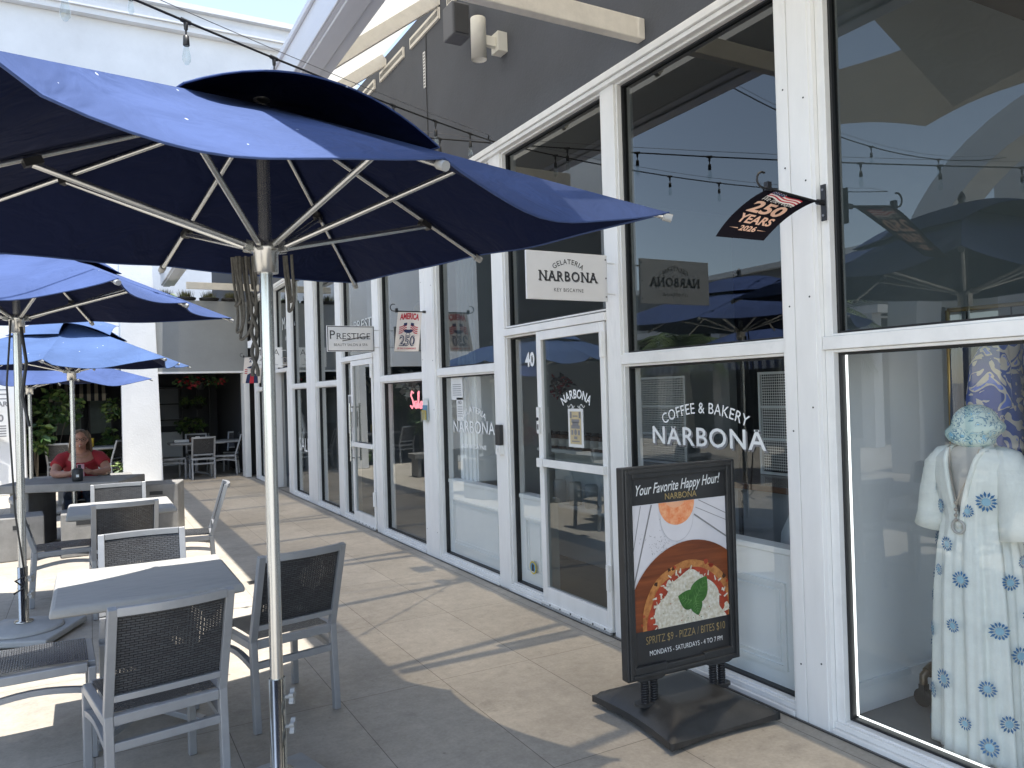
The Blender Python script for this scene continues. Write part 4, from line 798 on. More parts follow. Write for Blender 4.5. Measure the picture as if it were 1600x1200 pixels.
# 250 years 2026, blown sideways
y = 2.42
FB = lambda u, v, k: Vp(2.675 + .30 * u - (.385 * v + .05 * u * v), y - .0015 * k + .03 * sin(3.2 * v + u) * v - .05 * v, 2.515 - .03 * u - .215 * v ** 1.25 - .01 * u * v - .035 * v * v * (1 - u))
W, H = .30, .42; tf = T_(FB, W, H, 1); tf2 = T_(FB, W, H, 2)
r1 = MB(); w_ = MB(); n1 = MB(); p1 = MB()
for j in range(6):
    top = [(-.10 + .20 * i / 10, .185 - j * .011 - .025 * i / 10 + .008 * sin(i * .9)) for i in range(11)]
    (r1 if j % 2 == 0 else w_).add([tf(a, b) for a, b in top] + [tf(a, b - .011) for a, b in top[::-1]], [tuple(range(22))])
n1.poly([(-.10, .187), (-.02, .180), (-.02, .150), (-.10, .158)], tf2, 0)
for i in range(5):
    for j in range(2): w_.poly(circ(-.09 + .016 * i, .165 + .013 * j, .003, 5), T_(FB, W, H, 3), 0)
p1.text('We the People', .034, lambda a, b: tf(a, b + .085), w=.20, shear=.3); 
p2 = MB(); p2.text('250', .085, lambda a, b: tf(a, b - .015), w=.21, bold=.05); p2.text('YEARS', .060, lambda a, b: tf(a, b - .098), w=.21, bold=.045); p2.text('2026', .036, lambda a, b: tf(a, b - .155), w=.10, bold=.04)
for s_ in (-1, 1): p2.poly([(s_ * .06, -.138), (s_ * .115, -.141), (s_ * .06, -.144)], tf, 0)
flag('black garden flag reading 250 YEARS 2026, blown sideways from the white post', 2.675, 2.975, y, 2.485, .42, 'flag_black', FB, [(r1, 'flag_red'), (w_, 'flag_cream'), (n1, 'flag_navy'), (p1, 'flag_cream'), (p2, 'flag_peach')], 2.515)
# far flag with a figure in a three-cornered hat
x0, x1, y, z, H = 2.62, 2.95, 15.2, 2.44, .50
FC = lambda u, v, k: Vp(x0 + (x1 - x0) * u - .05 * v, y - .002 * k, z - H * v)
tf = T_(FC, x1 - x0, H, 1); tf2 = T_(FC, x1 - x0, H, 2); tf3 = T_(FC, x1 - x0, H, 3)
n1 = MB(); n1.text('250', .075, lambda a, b: tf(a, b + .15), w=.15, bold=.04); n1.poly([(-.11, .045), (-.04, .075), (.0, .09), (.04, .075), (.11, .045), (.05, .03), (-.05, .03)], tf3, 0); n1.poly([(-.11, -.25), (-.09, -.09), (-.04, -.06), (.04, -.06), (.10, -.10), (.12, -.25)], tf, 0)
s1 = MB(); s1.poly(circ(0, .0, .04, 14, .05), tf2, 0); o1 = MB(); o1.poly([(-.04, -.25), (-.03, -.07), (.03, -.07), (.04, -.25)], tf2, 0)
r1 = MB()
for j in range(3): r1.poly([(-.14, .02 - .035 * j), (-.09, .01 - .035 * j), (-.09, -.006 - .035 * j), (-.14, .004 - .035 * j)], tf, 0)
flag('far garden flag with 250 and a figure in a three-cornered hat', x0, x1, y, z, H, 'flag_cream', FC, [(n1, 'flag_navy'), (s1, 'flag_peach'), (o1, 'flag_red'), (r1, 'flag_red')])
# ---------------------------------------------------------------- fixtures on the upper wall
t = thing('wall_lamp', 'cream cylindrical up and down light on the gray upper wall', 'lamp', (3.0, 5.5, 4.49)); off = (3.0, 5.5, 4.49)
m = MB(); m.lathe([(.048, .012), (.060, .004), (.062, 0), (.062, .33), (.060, .335), (.05, .33), (.05, .05)], (2.82, 5.5, 4.325), 28); m.build('cylinder', 'lamp_cream', t, off=off)
m = MB(); m.box(2.965, 3.054, 5.44, 5.56, 4.41, 4.57); m.box(2.87, 2.965, 5.475, 5.525, 4.45, 4.53); m.build('wall_bracket', 'lamp_cream', t, off=off, bevel=.004)
t = thing('loudspeaker', 'dark gray box loudspeaker high on the gray wall left of the cream lamp', 'speaker', (3.0, 5.98, 4.84)); off = (3.0, 5.98, 4.84)
m = MB(); m.box(2.78, 2.95, 5.90, 6.10, 4.70, 4.99); m.build('cabinet', 'speaker_gray', t, off=off, bevel=.012); m = MB(); m.box(2.80, 2.93, 5.889, 5.899, 4.72, 4.97); m.build('grille', 'interior_dark', t, off=off, bevel=.004); m = MB(); m.box(2.95, 3.054, 5.97, 6.03, 4.8, 4.9); m.tube([(2.98, 6.0, 4.9), (2.95, 6.02, 5.1), (3.0, 6.02, 5.3)], .006, 6); m.build('bracket', 'speaker_gray', t, off=off)
m = MB(); m.box(3.047, 3.0545, 7.14, 7.19, 4.74, 5.10)
for i in range(11):
    for j in range(2): m.box(3.0455, 3.0468, 7.148 + j * .02, 7.160 + j * .02, 4.755 + i * .031, 4.772 + i * .031, 1)
m.tube([(3.05, 7.12, 4.2), (3.048, 7.125, 4.75), (3.05, 7.1, 5.35)], .004, 5, 1)
single(m, 'perforated_strip', ['sign_white', 'ink_dark'], 'white perforated metal strip hanging on the gray upper wall', 'strip', (3.015, 7.165, 4.92))
# ---------------------------------------------------------------- string lights
def string(label, pts, beads, drop=.02):
    t = thing('string_light', label, 'string lights', pts[0], 0, 'string lights over the terrace'); off = pts[0]
    m = MB(); m.tube(pts, .0055, 6); m.build('cable', 'cable', t, off=off)
    m = MB(); m.tube([Vector(p) + Vector((0, 0, .045 if 0 < i < len(pts) - 1 else .0)) for i, p in enumerate(pts)], .002, 5); m.build('wire', 'wire_steel', t, off=off)
    for b in beads:
        m = MB(); m.lathe([(.004, 0), (.010, -.008), (.008, -.036), (.004, -.04), (.004, -.06), (.012, -.064), (.014, -.105), (.011, -.107)], b, 10); m.tube([Vector(b) + Vector((-.02, -.012, 0)), Vector(b) + Vector((.02, .012, 0))], .010, 6); m.build('socket', 'bulb_brass', t, off=off)
        m = MB(); m.lathe([(.010, -.108), (.012, -.125), (.018, -.155), (.017, -.172), (.007, -.188), (.002, -.190)], b, 12); m.build('bulb', 'clear_glass', t, off=off)
def SA(t): return (3.0 - 1.3 * t, 5.64 - 1.04 * t, 3.73 - .26 * t + .02 * t * t)
string('string of clear bulbs running from the gray wall over the near umbrella', [SA(t) for t in [0, .05, .27, .615, .96, 1.305, 1.65, 1.995, 2.34, 2.69, 3.04, 3.4, 3.8]], [SA(t) for t in (.27, .615, .96, 1.305, 1.65, 1.995, 2.34, 2.69, 3.04)])
def SB(t): return (3.0 - 5.5 * t, 5.68 + .35 * t, 3.73 + .25 * t - .5 * t * (1 - t))
string('string of clear bulbs crossing behind the near umbrella from the wall hook', [SB(i / 16) for i in range(17)], [SB(i / 16 + .02) for i in range(1, 15, 2)])
def SCc(t): return (1.42 - 5 * t, 4.9 + .3 * t, 4.30 - 1.1 * t * (1 - t))
string('high string of clear bulbs at the top left, before the tall white building', [SCc(i / 16) for i in range(17)], [SCc(.23), SCc(.45), SCc(.7)])
m = MB(); m.tube([(3.056, 5.64, 3.73), (2.965, 5.64, 3.73), (2.945, 5.62, 3.745), (2.95, 5.62, 3.77)], .006, 6); single(m, 'wall_hook', 'black_metal', 'small black hook in the gray wall holding the string lights', 'hook', (3.0, 5.64, 3.73))
# ---------------------------------------------------------------- small things on the front
t = thing('leaflet_box', 'clear leaflet holder with yellow and blue flyers fixed to the white post', 'leaflet holder', (3.02, 7.30, 1.36)); off = (3.02, 7.3, 1.36)
m = MB(); m.box(2.966, 3.019, 7.20, 7.32, 1.36, 1.38); m.box(2.966, 2.970, 7.20, 7.32, 1.381, 1.47); m.box(3.012, 3.019, 7.20, 7.32, 1.381, 1.60); m.build('holder', 'clear_glass', t, off=off)
for k, mt in enumerate(('tin_yellow', 'seal_blue', 'paper')): m = MB(); m.box(2.976 + k * .011, 2.983 + k * .011, 7.205, 7.315, 1.382, 1.48 + k * .05); m.build('flyer', mt, t, off=off)
t = thing('key_box', 'black and white keypad lock box on the frame left of the cafe door', 'lock box', (3.03, 5.70, 1.15)); off = (3.03, 5.7, 1.15)
m = MB(); m.box(2.99, 3.029, 5.66, 5.74, 1.20, 1.37); m.build('keypad', 'black_plastic', t, off=off, bevel=.006); m = MB(); m.box(2.992, 3.029, 5.66, 5.74, 1.12, 1.198); m.tube([(2.985, 5.675, 1.14), (2.97, 5.675, 1.16), (2.985, 5.675, 1.185)], .006, 6); m.build('latch', 'white_paint_b', t, off=off, bevel=.004)
t = thing('menu_poster', 'tan vintage style notice in a white border taped to the cafe door glass', 'poster', (FX + .008, 4.585, 1.24)); off = (FX + .008, 4.585, 1.24)
m = MB(); m.box(FX + .004, FX + .009, 4.49, 4.68, 1.235, 1.51); m.build('sheet', 'paper', t, off=off); m = MB(); q = lambda u, v: (FX + .003, 4.585 - u, 1.3725 + v); m.poly([(-.072, -.115), (.072, -.115), (.072, .118), (-.072, .118)], q); m.build('print', 'menu_tan', t, off=off)
m = MB(); q = lambda u, v: (FX + .002, 4.585 - u, 1.3725 + v); g = random.Random(3)
for v, w, h in ((.085, .03, .004), (.05, .05, .012), (.03, .04, .012), (.008, .055, .012), (-.07, .02, .01), (-.095, .05, .004)): m.poly([(-w, v - h), (w, v - h), (w, v + h), (-w, v + h)], q)
m.poly(circ(0, -.03, .018, 12, .022), q)
for s_ in (-1, 1): m.poly([(s_ * .03, -.05), (s_ * .055, -.05), (s_ * .055, -.015), (s_ * .03, -.015)], q); m.poly([(s_ * .045, .07), (s_ * .068, .07), (s_ * .068, .115), (s_ * .045, .115)], q)
m.build('ornament', 'ink_gray', t, off=off)
def notice(label, x, y, z, w, h, lines, head=None, mt='paper'):
    t = thing('notice', label, 'notice', (x, y, z)); off = (x, y, z); m = MB(); m.box(x - .002, x, y - w / 2, y + w / 2, z - h / 2, z + h / 2); m.build('sheet', mt, t, off=off); m = MB(); q = lambda u, v: (x - .0035, y - u, z + v)
    if head: m.text(head, h * .16, lambda u, v: q(u, v + h * .22), bold=.03)
    for i in range(lines): v = h * .12 - i * h * .5 / lines; m.poly([(-w * .36, v), (w * .36, v), (w * .36, v - h * .025), (-w * .36, v - h * .025)], q)
    m.build('print', 'ink_gray', t, off=off)
notice('upper square white notice inside the gelato window', LX + .003, 6.70, 1.70, .26, .24, 6); notice('lower narrow white notice inside the gelato window reading NO', LX + .003, 6.64, 1.49, .15, .22, 5, 'NO')
t = thing('notice', 'tall salon price sheet stuck beside the salon door', 'notice', (LX, 10.05, 1.4)); off = (LX, 10.05, 1.4)
m = MB(); m.box(LX - .004, LX - .001, 9.92, 10.20, 1.14, 1.66); m.build('sheet', 'paper', t, off=off); m = MB(); m.box(LX - .006, LX - .0045, 9.94, 10.18, 1.16, 1.25); m.box(LX - .006, LX - .0045, 10.02, 10.18, 1.50, 1.64); m.build('print', 'ink_gray', t, off=off)
# ---------------------------------------------------------------- patio building at the end of the walkway
eb = thing('patio_building', 'low stucco building with tapered white piers and dark dining openings ending the walkway', 'building', (1.0, 17, 0)); EO = (1.0, 17, 0)
def ep(mb, name, mt, parent=None, **kw): return mb.build(name, mt, parent or eb, off=EO, **kw)
def pier(x0, x1, t0, t1, z1, y0=16.75, y1=17.2, tl=.0):
    m = MB(); m.add([(x0, y0 - .0, .003), (x1, y0 + .15, .003), (x1, y1, .003), (x0, y1, .003), (t0, y0 + .12, z1), (t1, y0 + .27, z1), (t1, y1, z1), (t0, y1, z1)], [(3, 2, 1, 0), (4, 5, 6, 7), (0, 1, 5, 4), (1, 2, 6, 5), (2, 3, 7, 6), (3, 0, 4, 7)]); ep(m, 'pier', 'white_stucco', bevel=.01)
pier(.58, 1.30, .60, 1.16, 6.0); pier(-2.2, -1.02, -2.2, -1.08, 6.0)
m = MB(); m.box(1.18, 3.0, 17.0, 17.25, 2.24, 3.70); m.box(1.165, 3.0, 16.985, 17.24, 2.20, 2.238, 1); ep(m, 'upper_wall', ['mid_gray_stucco', 'sign_white'])
m = MB(); m.box(-1.06, .60, 17.0, 17.25, 2.30, 6.0); ep(m, 'upper_wall', 'white_stucco')
m = MB(); m.box(2.88, 2.99, 16.85, 17.25, .003, 2.19); ep(m, 'door_jamb', 'white_paint', bevel=.004)
m = MB(); m.box(-6, 3.0, 17.3, 22, 2.75, 2.95); ep(m, 'patio_roof', 'roof_dark')
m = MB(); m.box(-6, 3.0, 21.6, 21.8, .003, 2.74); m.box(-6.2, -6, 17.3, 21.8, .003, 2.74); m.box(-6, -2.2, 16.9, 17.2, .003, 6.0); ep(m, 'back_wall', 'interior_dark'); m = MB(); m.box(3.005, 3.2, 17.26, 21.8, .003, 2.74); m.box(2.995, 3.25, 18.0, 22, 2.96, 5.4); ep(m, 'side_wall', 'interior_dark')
# back wall of the patio: windows, shelves
for x0, x1, z0, z1, mt in ((-.7, -.15, .9, 1.75, 'screen_green'), (.05, .5, .9, 1.75, 'screen_green'), (1.55, 2.05, 1.0, 2.0, 'interior_mid')):
    m = MB(); m.box(x0, x1, 21.55, 21.59, z0, z1, 0); m.box(x0 - .04, x0 - .001, 21.54, 21.59, z0 - .04, z1 + .04, 1); m.box(x1 + .001, x1 + .04, 21.54, 21.59, z0 - .04, z1 + .04, 1); ep(m, 'window', [mt, 'black_metal'])
m = MB(); m.box(1.4, 2.1, 21.3, 21.59, .003, .85); ep(m, 'counter', 'interior_white')
m = MB()
for z in (1.15, 1.55, 1.95): m.box(1.35, 2.1, 21.25, 21.5, z, z + .03)
for x in (1.35, 2.1, 2.45, 2.75): m.box(x, x + .03, 21.2, 21.23, .003, 2.6)
ep(m, 'rack', 'black_metal')
aw = MB(); aw.add([(-.75, 20.6, 2.18), (.42, 20.6, 2.18), (.42, 20.0, 1.86), (-.75, 20.0, 1.86), (-.75, 19.995, 1.70), (.42, 19.995, 1.70)], [(0, 1, 2, 3), (3, 2, 5, 4)])
single(aw, 'striped_awning', 'awning_stripe', 'black and cream striped window awning in the shade behind the seated woman', 'awning', (-.16, 20.3, 1.9))
# ---------------------------------------------------------------- foliage helper
def leaves(mb, c, r, n, size, seed, mi=2, droop=0.0):
    g = random.Random(seed)
    for _ in range(n):
        a = g.uniform(0, 2 * pi); z = g.uniform(-1, 1); q = Vector((cos(a) * sqrt(1 - z * z) * r[0], sin(a) * sqrt(1 - z * z) * r[1], z * r[2])) * g.uniform(.35, 1) ** .6
        p = Vector(c) + q; d = Vector((g.gauss(0, 1), g.gauss(0, 1), g.gauss(-droop, .7))).normalized(); s = d.cross(Vector((g.gauss(0, 1), g.gauss(0, 1), g.gauss(0, 1)))).normalized(); L2 = size * g.uniform(.6, 1.3); up = d.cross(s) * L2 * .12
        mb.add([p, p + d * L2 * .5 + s * L2 * .28 + up, p + d * L2, p + d * L2 * .5 - s * L2 * .28 + up], [(0, 1, 2), (0, 2, 3)], g.randrange(mi))
def plant(name, label, cat, base, c, r, n, size, seed, mats=('leaf_green', 'leaf_light'), pot=None, group=None, droop=.2):
    t = thing(name, label, cat, base, 0, group); m = MB(); leaves(m, c, r, n, size, seed, len(mats), droop); m.build('foliage', list(mats), t, off=base)
    m = MB(); g = random.Random(seed + 1)
    for k in range(5): e = Vector(c) + Vector((g.uniform(-.5, .5) * r[0], g.uniform(-.5, .5) * r[1], r[2] * .3)); m.tube([Vector(base) + Vector((0, 0, .02)), (Vector(base) + e) / 2 + Vector((g.uniform(-.03, .03), 0, 0)), e], [.008, .006, .003], 5)
    m.build('stem', 'trunk', t, off=base)
    if pot: m = MB(); m.lathe(pot, base, 16); m.build('pot', 'pot_black', t, off=base)
    return t
hp = [(.06, -.12), (.10, -.02), (.11, 0), (.09, 0), (.05, -.08)]
plant('hanging_plant', 'potted vine hanging at the left of the patio doorway, upper left pot', 'plant', (2.10, 20.4, 1.55), (2.1, 20.4, 1.60), (.17, .12, .13), 90, .09, 2, pot=hp, group='hanging pots in the patio')
plant('hanging_plant', 'potted vine hanging in the patio doorway, upper right pot', 'plant', (2.42, 20.4, 1.55), (2.42, 20.4, 1.62), (.17, .12, .13), 90, .09, 3, pot=hp, group='hanging pots in the patio')
plant('trailing_plant', 'wide trailing plant low on the rack in the patio doorway', 'plant', (2.2, 20.4, 1.0), (2.2, 20.4, 1.05), (.40, .15, .2), 220, .11, 4, pot=hp)
plant('hanging_plant', 'hanging basket at the right edge of the opening behind the woman', 'plant', (.45, 18.6, 1.45), (.45, 18.6, 1.5), (.2, .2, .25), 130, .12, 5, pot=hp, group='hanging pots in the patio')
plant('broadleaf_plant', 'leafy plant with yellow green leaves at the left edge of the shaded opening', 'plant', (-.88, 17.6, .02), (-.82, 17.5, 1.0), (.22, .25, .28), 150, .18, 6, mats=('leaf_green', 'leaf_light', 'leaf_green'))
plant('climbing_plant', 'tall dark climbing plant high on the left of the shaded opening', 'plant', (-.7, 18.2, .02), (-.55, 18.2, 1.6), (.45, .3, .4), 260, .16, 7)
plant('shrub', 'dark shrub low at the right of the opening behind the woman', 'plant', (.38, 18.9, .02), (.40, 18.9, .7), (.22, .3, .45), 240, .13, 8)
plant('shrub', 'small bright leaved shrub beside the white pier behind the bench', 'plant', (.50, 17.05, .02), (.50, 17.05, .30), (.09, .1, .2), 60, .10, 9, mats=('leaf_light', 'leaf_green'))
plant('flowering_basket', 'dark basket of red flowers at the top of the patio doorway', 'plant', (2.2, 18.3, 2.0), (2.2, 18.3, 2.05), (.55, .2, .12), 160, .10, 10, mats=('leaf_green', 'red_flower', 'leaf_green'), pot=hp)
# planters on the parapet
for k, (x, lab) in enumerate(((1.42, 'leftmost round black planter with a grass tuft on the gray parapet'), (1.82, 'second black planter with a grass tuft on the gray parapet'), (2.27, 'third black planter on the gray parapet, short grass tuft'), (2.70, 'black planter partly behind the hanging ropes, rightmost on the gray parapet'))):
    t = thing('parapet_planter', lab, 'planter', (x, 17.12, 3.70), 0, 'planters on the gray parapet'); off = (x, 17.12, 3.70)
    m = MB(); m.lathe([(.13, .002), (.19, .03), (.20, .07), (.17, .075)], off, 18); m.build('bowl', 'pot_black', t, off=off)
    m = MB(); g = random.Random(k)
    for _ in range(190):
        a = g.uniform(0, 6.3); rr = g.uniform(0, .15); b = Vector((x + rr * cos(a), 17.12 + rr * sin(a), 3.76)); h = g.uniform(.10, .19); e = b + Vector((.05 * cos(a), .05 * sin(a), h)); s_ = Vector((-sin(a), cos(a), 0)) * .006; m.add([b - s_, b + s_, e], [(0, 1, 2)])
    m.build('grass_tuft', 'grass_tuft', t, off=off)
plant('shrub', 'bushy roof terrace shrub behind the parapet planters', 'plant', (2.0, 19.2, 3.0), (2.0, 19.2, 3.75), (1.0, .4, .35), 420, .16, 21, mats=('leaf_light', 'leaf_green'))
# ---------------------------------------------------------------- tall white building behind
tb = thing('tall_building', 'tall blank white stucco building with a stepped cornice behind the umbrellas', 'building', (-2, 23, 0)); off = (-2, 23, 0)
m = MB(); m.box(-12, 6.5, 23.0, 34, 2.96, 11.84); m.build('wall', 'pale_stucco_far', tb, off=off)
m = MB(); m.box(-12.2, 6.7, 22.76, 34, 11.845, 12.0); m.box(-12.3, 6.8, 22.68, 34, 12.005, 12.16); m.box(-12.2, 6.7, 22.8, 34, 12.165, 12.42); m.box(-12.35, 6.85, 22.62, 34, 12.425, 12.58); m.build('cornice', 'pale_stucco_far', tb, off=off)
# ---------------------------------------------------------------- notices on the left pier
notice('upper notice on the left pier, bold letters AR at its foot', -1.26, 16.85, 1.70, .02, .02, 0)
def pier_notice(label, x0, x1, z0, z1, body, big, lines):
    t = thing('notice', label, 'notice', ((x0 + x1) / 2, 16.72, z0)); off = ((x0 + x1) / 2, 16.72, z0); m = MB(); m.box(x0, x1, 16.715, 16.722, z0, z1); m.build('sheet', 'paper', t, off=off); m = MB(); q = lambda u, v: ((x0 + x1) / 2 + u, 16.713, z0 + v); H = z1 - z0; W = x1 - x0
    m.text(body, big, lambda u, v: q(u + W * .18, v + H * (.14 if lines == 3 else .68)), bold=.05)
    for i in range(lines): v = H * ((.9 - i * .2) if lines == 3 else (.5 - i * .11)); m.poly([(-W * .42, v), (W * .42, v), (W * .42, v - .02), (-W * .42, v - .02)], q)
    m.build('print', 'ink_gray', t, off=off)
o = [x for x in bpy.data.objects if x.get('label', '').startswith('upper notice on the left pier')][0]
for c in list(o.children): bpy.data.objects.remove(c)
bpy.data.objects.remove(o)
pier_notice('upper white notice on the left pier with bold letters AR at its foot', -1.72, -1.24, 1.58, 1.99, 'CAR', .085, 3)
pier_notice('lower white notice on the left pier with the number 10 and small lines', -1.72, -1.27, 1.08, 1.50, '10', .12, 5)
m = MB(); m.box(-1.72, -1.40, 16.70, 16.722, .20, .28); single(m, 'outlet_cover', 'sign_white', 'small white cover plate low on the left pier', 'cover plate', (-1.5, 16.72, .2), bevel=.004)
# ---------------------------------------------------------------- the seated woman
pe = thing('person', 'woman in a red T-shirt and glasses leaning on the concrete table, phone in hand', 'person', (-.09, 11.27, 0), 180); PX = Vector((-.09, 11.27, 0))
# local frame: +y is the way she faces (toward the camera), x to her right-hand side mirrored by the 180 turn
m = MB()
m.tube([(0, -.10, .50), (0, -.05, .66), (0, .03, .84), (0, .10, .98), (0, .135, 1.05)], [.165, .165, .175, .165, .10], 18)
m.tube([(0, .13, 1.0), (0, .175, 1.09), (0, .20, 1.13)], [.07, .058, .06], 12)
m.ell((0, .235, 1.205), (.078, .095, .108)); m.ell((0, .275, 1.15), (.058, .065, .062)); m.ell((0, .325, 1.185), (.017, .022, .026)); m.ell((-.078, .225, 1.19), (.014, .02, .03)); m.ell((.078, .225, 1.19), (.014, .02, .03)); m.ell((0, .315, 1.14), (.028, .016, .012)); m.ell((-.036, .303, 1.165), (.025, .02, .022)); m.ell((.036, .303, 1.165), (.025, .02, .022))
for s_ in (-1, 1):
    m.tube([(s_ * .12, .06, .985), (s_ * .20, .09, .96), (s_ * .265, .19, .86), (s_ * .285, .30, .800), (s_ * .27, .36, .795)], [.065, .066, .058, .050, .046], 12)
    m.tube([(s_ * .285, .31, .80), (s_ * .24, .43, .795), (s_ * .15, .52, .80), (s_ * .105, .555, .81)], [.048, .046, .036, .027], 12)
    m.tube([(s_ * .115, .55, .81), (s_ * .08, .575, .82), (s_ * .05, .58, .83)], [.028, .036, .026], 10)
    for k in range(4): bx = Vector((s_ * .068, .555 + .016 * k, .835 - .012 * abs(k - 1))); m.tube([bx, bx + Vector((-s_ * .028, .012, .02)), bx + Vector((-s_ * .045, .004, .028 - .004 * k))], [.0095, .009, .0075], 7)
    m.tube([(s_ * .09, .535, .83), (s_ * .062, .525, .86), (s_ * .045, .53, .875)], [.012, .010, .008], 7)
    m.tube([(s_ * .09, -.08, .50), (s_ * .11, .16, .50), (s_ * .115, .36, .49)], [.095, .085, .065], 12); m.tube([(s_ * .115, .36, .49), (s_ * .12, .33, .28), (s_ * .12, .32, .09)], [.064, .056, .04], 12); m.tube([(s_ * .12, .28, .05), (s_ * .12, .40, .045), (s_ * .12, .47, .035)], [.042, .04, .028], 10)
m.build('body', 'skin', pe, remesh=.0085)
m = MB(); m.tube([(0, -.11, .52), (0, -.06, .66), (0, .025, .84), (0, .09, .965), (0, .115, 1.015)], [.185, .185, .195, .185, .125], 20)
for s_ in (-1, 1): m.tube([(s_ * .11, .06, .975), (s_ * .205, .09, .955), (s_ * .268, .175, .875)], [.088, .085, .080], 14)
m.ell((0, .10, .90), (.17, .125, .12)); m.build('shirt', 'red_shirt', pe, remesh=.010)
m = MB()
for s_ in (-1, 1): m.tube([(s_ * .09, -.09, .505), (s_ * .11, .16, .505), (s_ * .115, .37, .495)], [.108, .098, .078], 12); m.tube([(s_ * .115, .37, .495), (s_ * .12, .335, .28), (s_ * .12, .32, .11)], [.078, .068, .06], 12)
m.ell((0, -.08, .52), (.20, .15, .10)); m.build('trousers', 'denim', pe, remesh=.012)
m = MB(); g = random.Random(2)
m.ell((0, .205, 1.235), (.092, .105, .095))
for k in range(46):
    a = pi * (k / 45); sx = cos(a); st = Vector((sx * .07, .20 + .05 * sin(a) * .3, 1.315 - .012 * abs(sx))); m.tube([st, Vector((sx * .096, .205 - .03 * sin(a) * 2, 1.25)), Vector((sx * .112, .16 - .05 * sin(a), 1.13)), Vector((sx * .12 + g.uniform(-.015, .015), .12 - .05 * sin(a), 1.02 + g.uniform(-.03, .03)))], [.012, .020, .018, .008], 6)
m.build('hair', 'hair_brown', pe)
m = MB()
for s_ in (-1, 1): m.tube([(s_ * .036 + .028 * cos(a), .338, 1.203 + .021 * sin(a)) for a in [2 * pi * i / 16 for i in range(17)]], .0028, 5); m.tube([(s_ * .064, .337, 1.207), (s_ * .083, .24, 1.205)], .0026, 5)
m.tube([(-.009, .34, 1.206), (.009, .34, 1.206)], .0028, 5); m.build('glasses', 'eye_dark', pe)
for s_ in (-1, 1): m = MB(); m.ell((s_ * .034, .316, 1.203), (.013, .008, .006)); m.build('eye', 'eye_dark', pe)
m = MB(); m.ell((0, .333, 1.141), (.024, .008, .006)); m.build('mouth', 'lip', pe)
m = MB(); m.tube([(.10 * cos(a), .155 + .07 * sin(a) * 1.2, 1.035 - .06 * max(0, sin(a))) for a in [2 * pi * i / 24 for i in range(25)]], .003, 5); m.build('necklace', 'brass', pe)
def PWd(x, y, z): return (PX.x - x, PX.y - y, z)
m = MB(); m.tube([PWd(.004, .332, 1.139), PWd(.012, .385, 1.118)], .0042, 8); single(m, 'cigarette', 'paper', 'white cigarette between the lips of the woman in red', 'cigarette', PWd(.004, .332, 1.139))
ph = thing('phone', 'pink cased phone held upright in both hands by the woman in red', 'phone', PWd(0, .575, .765)); off = PWd(0, .575, .765)
m = MB(); X0 = PX.x; Y0 = PX.y - .60; m.add([(X0 - .038, Y0, .765), (X0 + .038, Y0, .765), (X0 + .038, Y0 + .03, .915), (X0 - .038, Y0 + .03, .915), (X0 - .038, Y0 + .012, .765), (X0 + .038, Y0 + .012, .765), (X0 + .038, Y0 + .042, .915), (X0 - .038, Y0 + .042, .915)], [(0, 1, 2, 3), (7, 6, 5, 4), (0, 4, 5, 1), (1, 5, 6, 2), (2, 6, 7, 3), (3, 7, 4, 0)]); m.build('case', 'phone_pink', ph, off=off, bevel=.005)
m = MB(); q = lambda u, v: (X0 + u, Y0 + .2 * v - .003, .765 + v); m.poly([(-.032, .105), (.004, .105), (.004, .143), (-.032, .143)], q); m.build('camera_block', 'eye_dark', ph, off=off); m = MB(); m.tube([q(.020 * cos(a) + .002, .06 + .020 * sin(a)) for a in [2 * pi * i / 20 for i in range(21)]], .0018, 5); m.build('ring', 'lip', ph, off=off)
t = thing('concrete_stool', 'concrete stool the woman in red sits on behind the table', 'stool', (-.09, 11.33, 0), 0, 'cast concrete stools'); m = MB(); m.box(-.22, .22, -.2, .2, .002, .405); m.build('block', 'concrete', t, bevel=.012)
# ---------------------------------------------------------------- boutique window display
mq = thing('mannequin', 'mannequin in a white dress with blue flowers and a print turban, right window', 'mannequin', (3.37, 1.955, .02), -97); 
def ringp(prof, n=40, fold=0.0, nf=11, seed=1):
    vs = []; g = random.Random(seed); ph = g.uniform(0, 6)
    for z, rx, ry, fd, cyy in prof:
        for j in range(n): a = 2 * pi * j / n; w = 1 + fd * (sin(nf * a + ph + z * 1.1) * .6 + sin((nf * 2 + 3) * a + 2 * ph) * .4); vs.append((rx * w * cos(a), cyy + ry * w * sin(a), z))
    return vs, [(i * n + j, i * n + (j + 1) % n, (i + 1) * n + (j + 1) % n, (i + 1) * n + j) for i in range(len(prof) - 1) for j in range(n)]
m = MB(); vs, fs = ringp([(.75, .13, .10, 0, 0), (.9, .15, .11, 0, 0), (1.02, .12, .09, 0, 0), (1.15, .14, .10, 0, 0), (1.25, .165, .10, 0, 0), (1.31, .14, .08, 0, 0), (1.335, .07, .06, 0, 0), (1.42, .05, .055, 0, .01)]); m.add(vs, fs, 0, True); m.tube([(0, 0, .03), (0, 0, .76)], .016, 10); m.lathe([(.17, 0), (.17, .012), (.03, .02)], (0, 0, .003), 24); m.build('torso', 'mannequin_skin', mq)
DP = [(.02, .200, .155, .15, 0), (.20, .195, .15, .14, 0), (.45, .19, .145, .12, 0), (.70, .18, .14, .10, 0), (.88, .165, .13, .08, 0), (.97, .150, .118, .08, 0), (1.02, .142, .112, .05, 0), (1.10, .16, .122, .02, 0), (1.20, .182, .120, .01, 0), (1.28, .180, .108, .01, 0), (1.32, .13, .088, .0, 0), (1.335, .08, .072, 0, 0)]
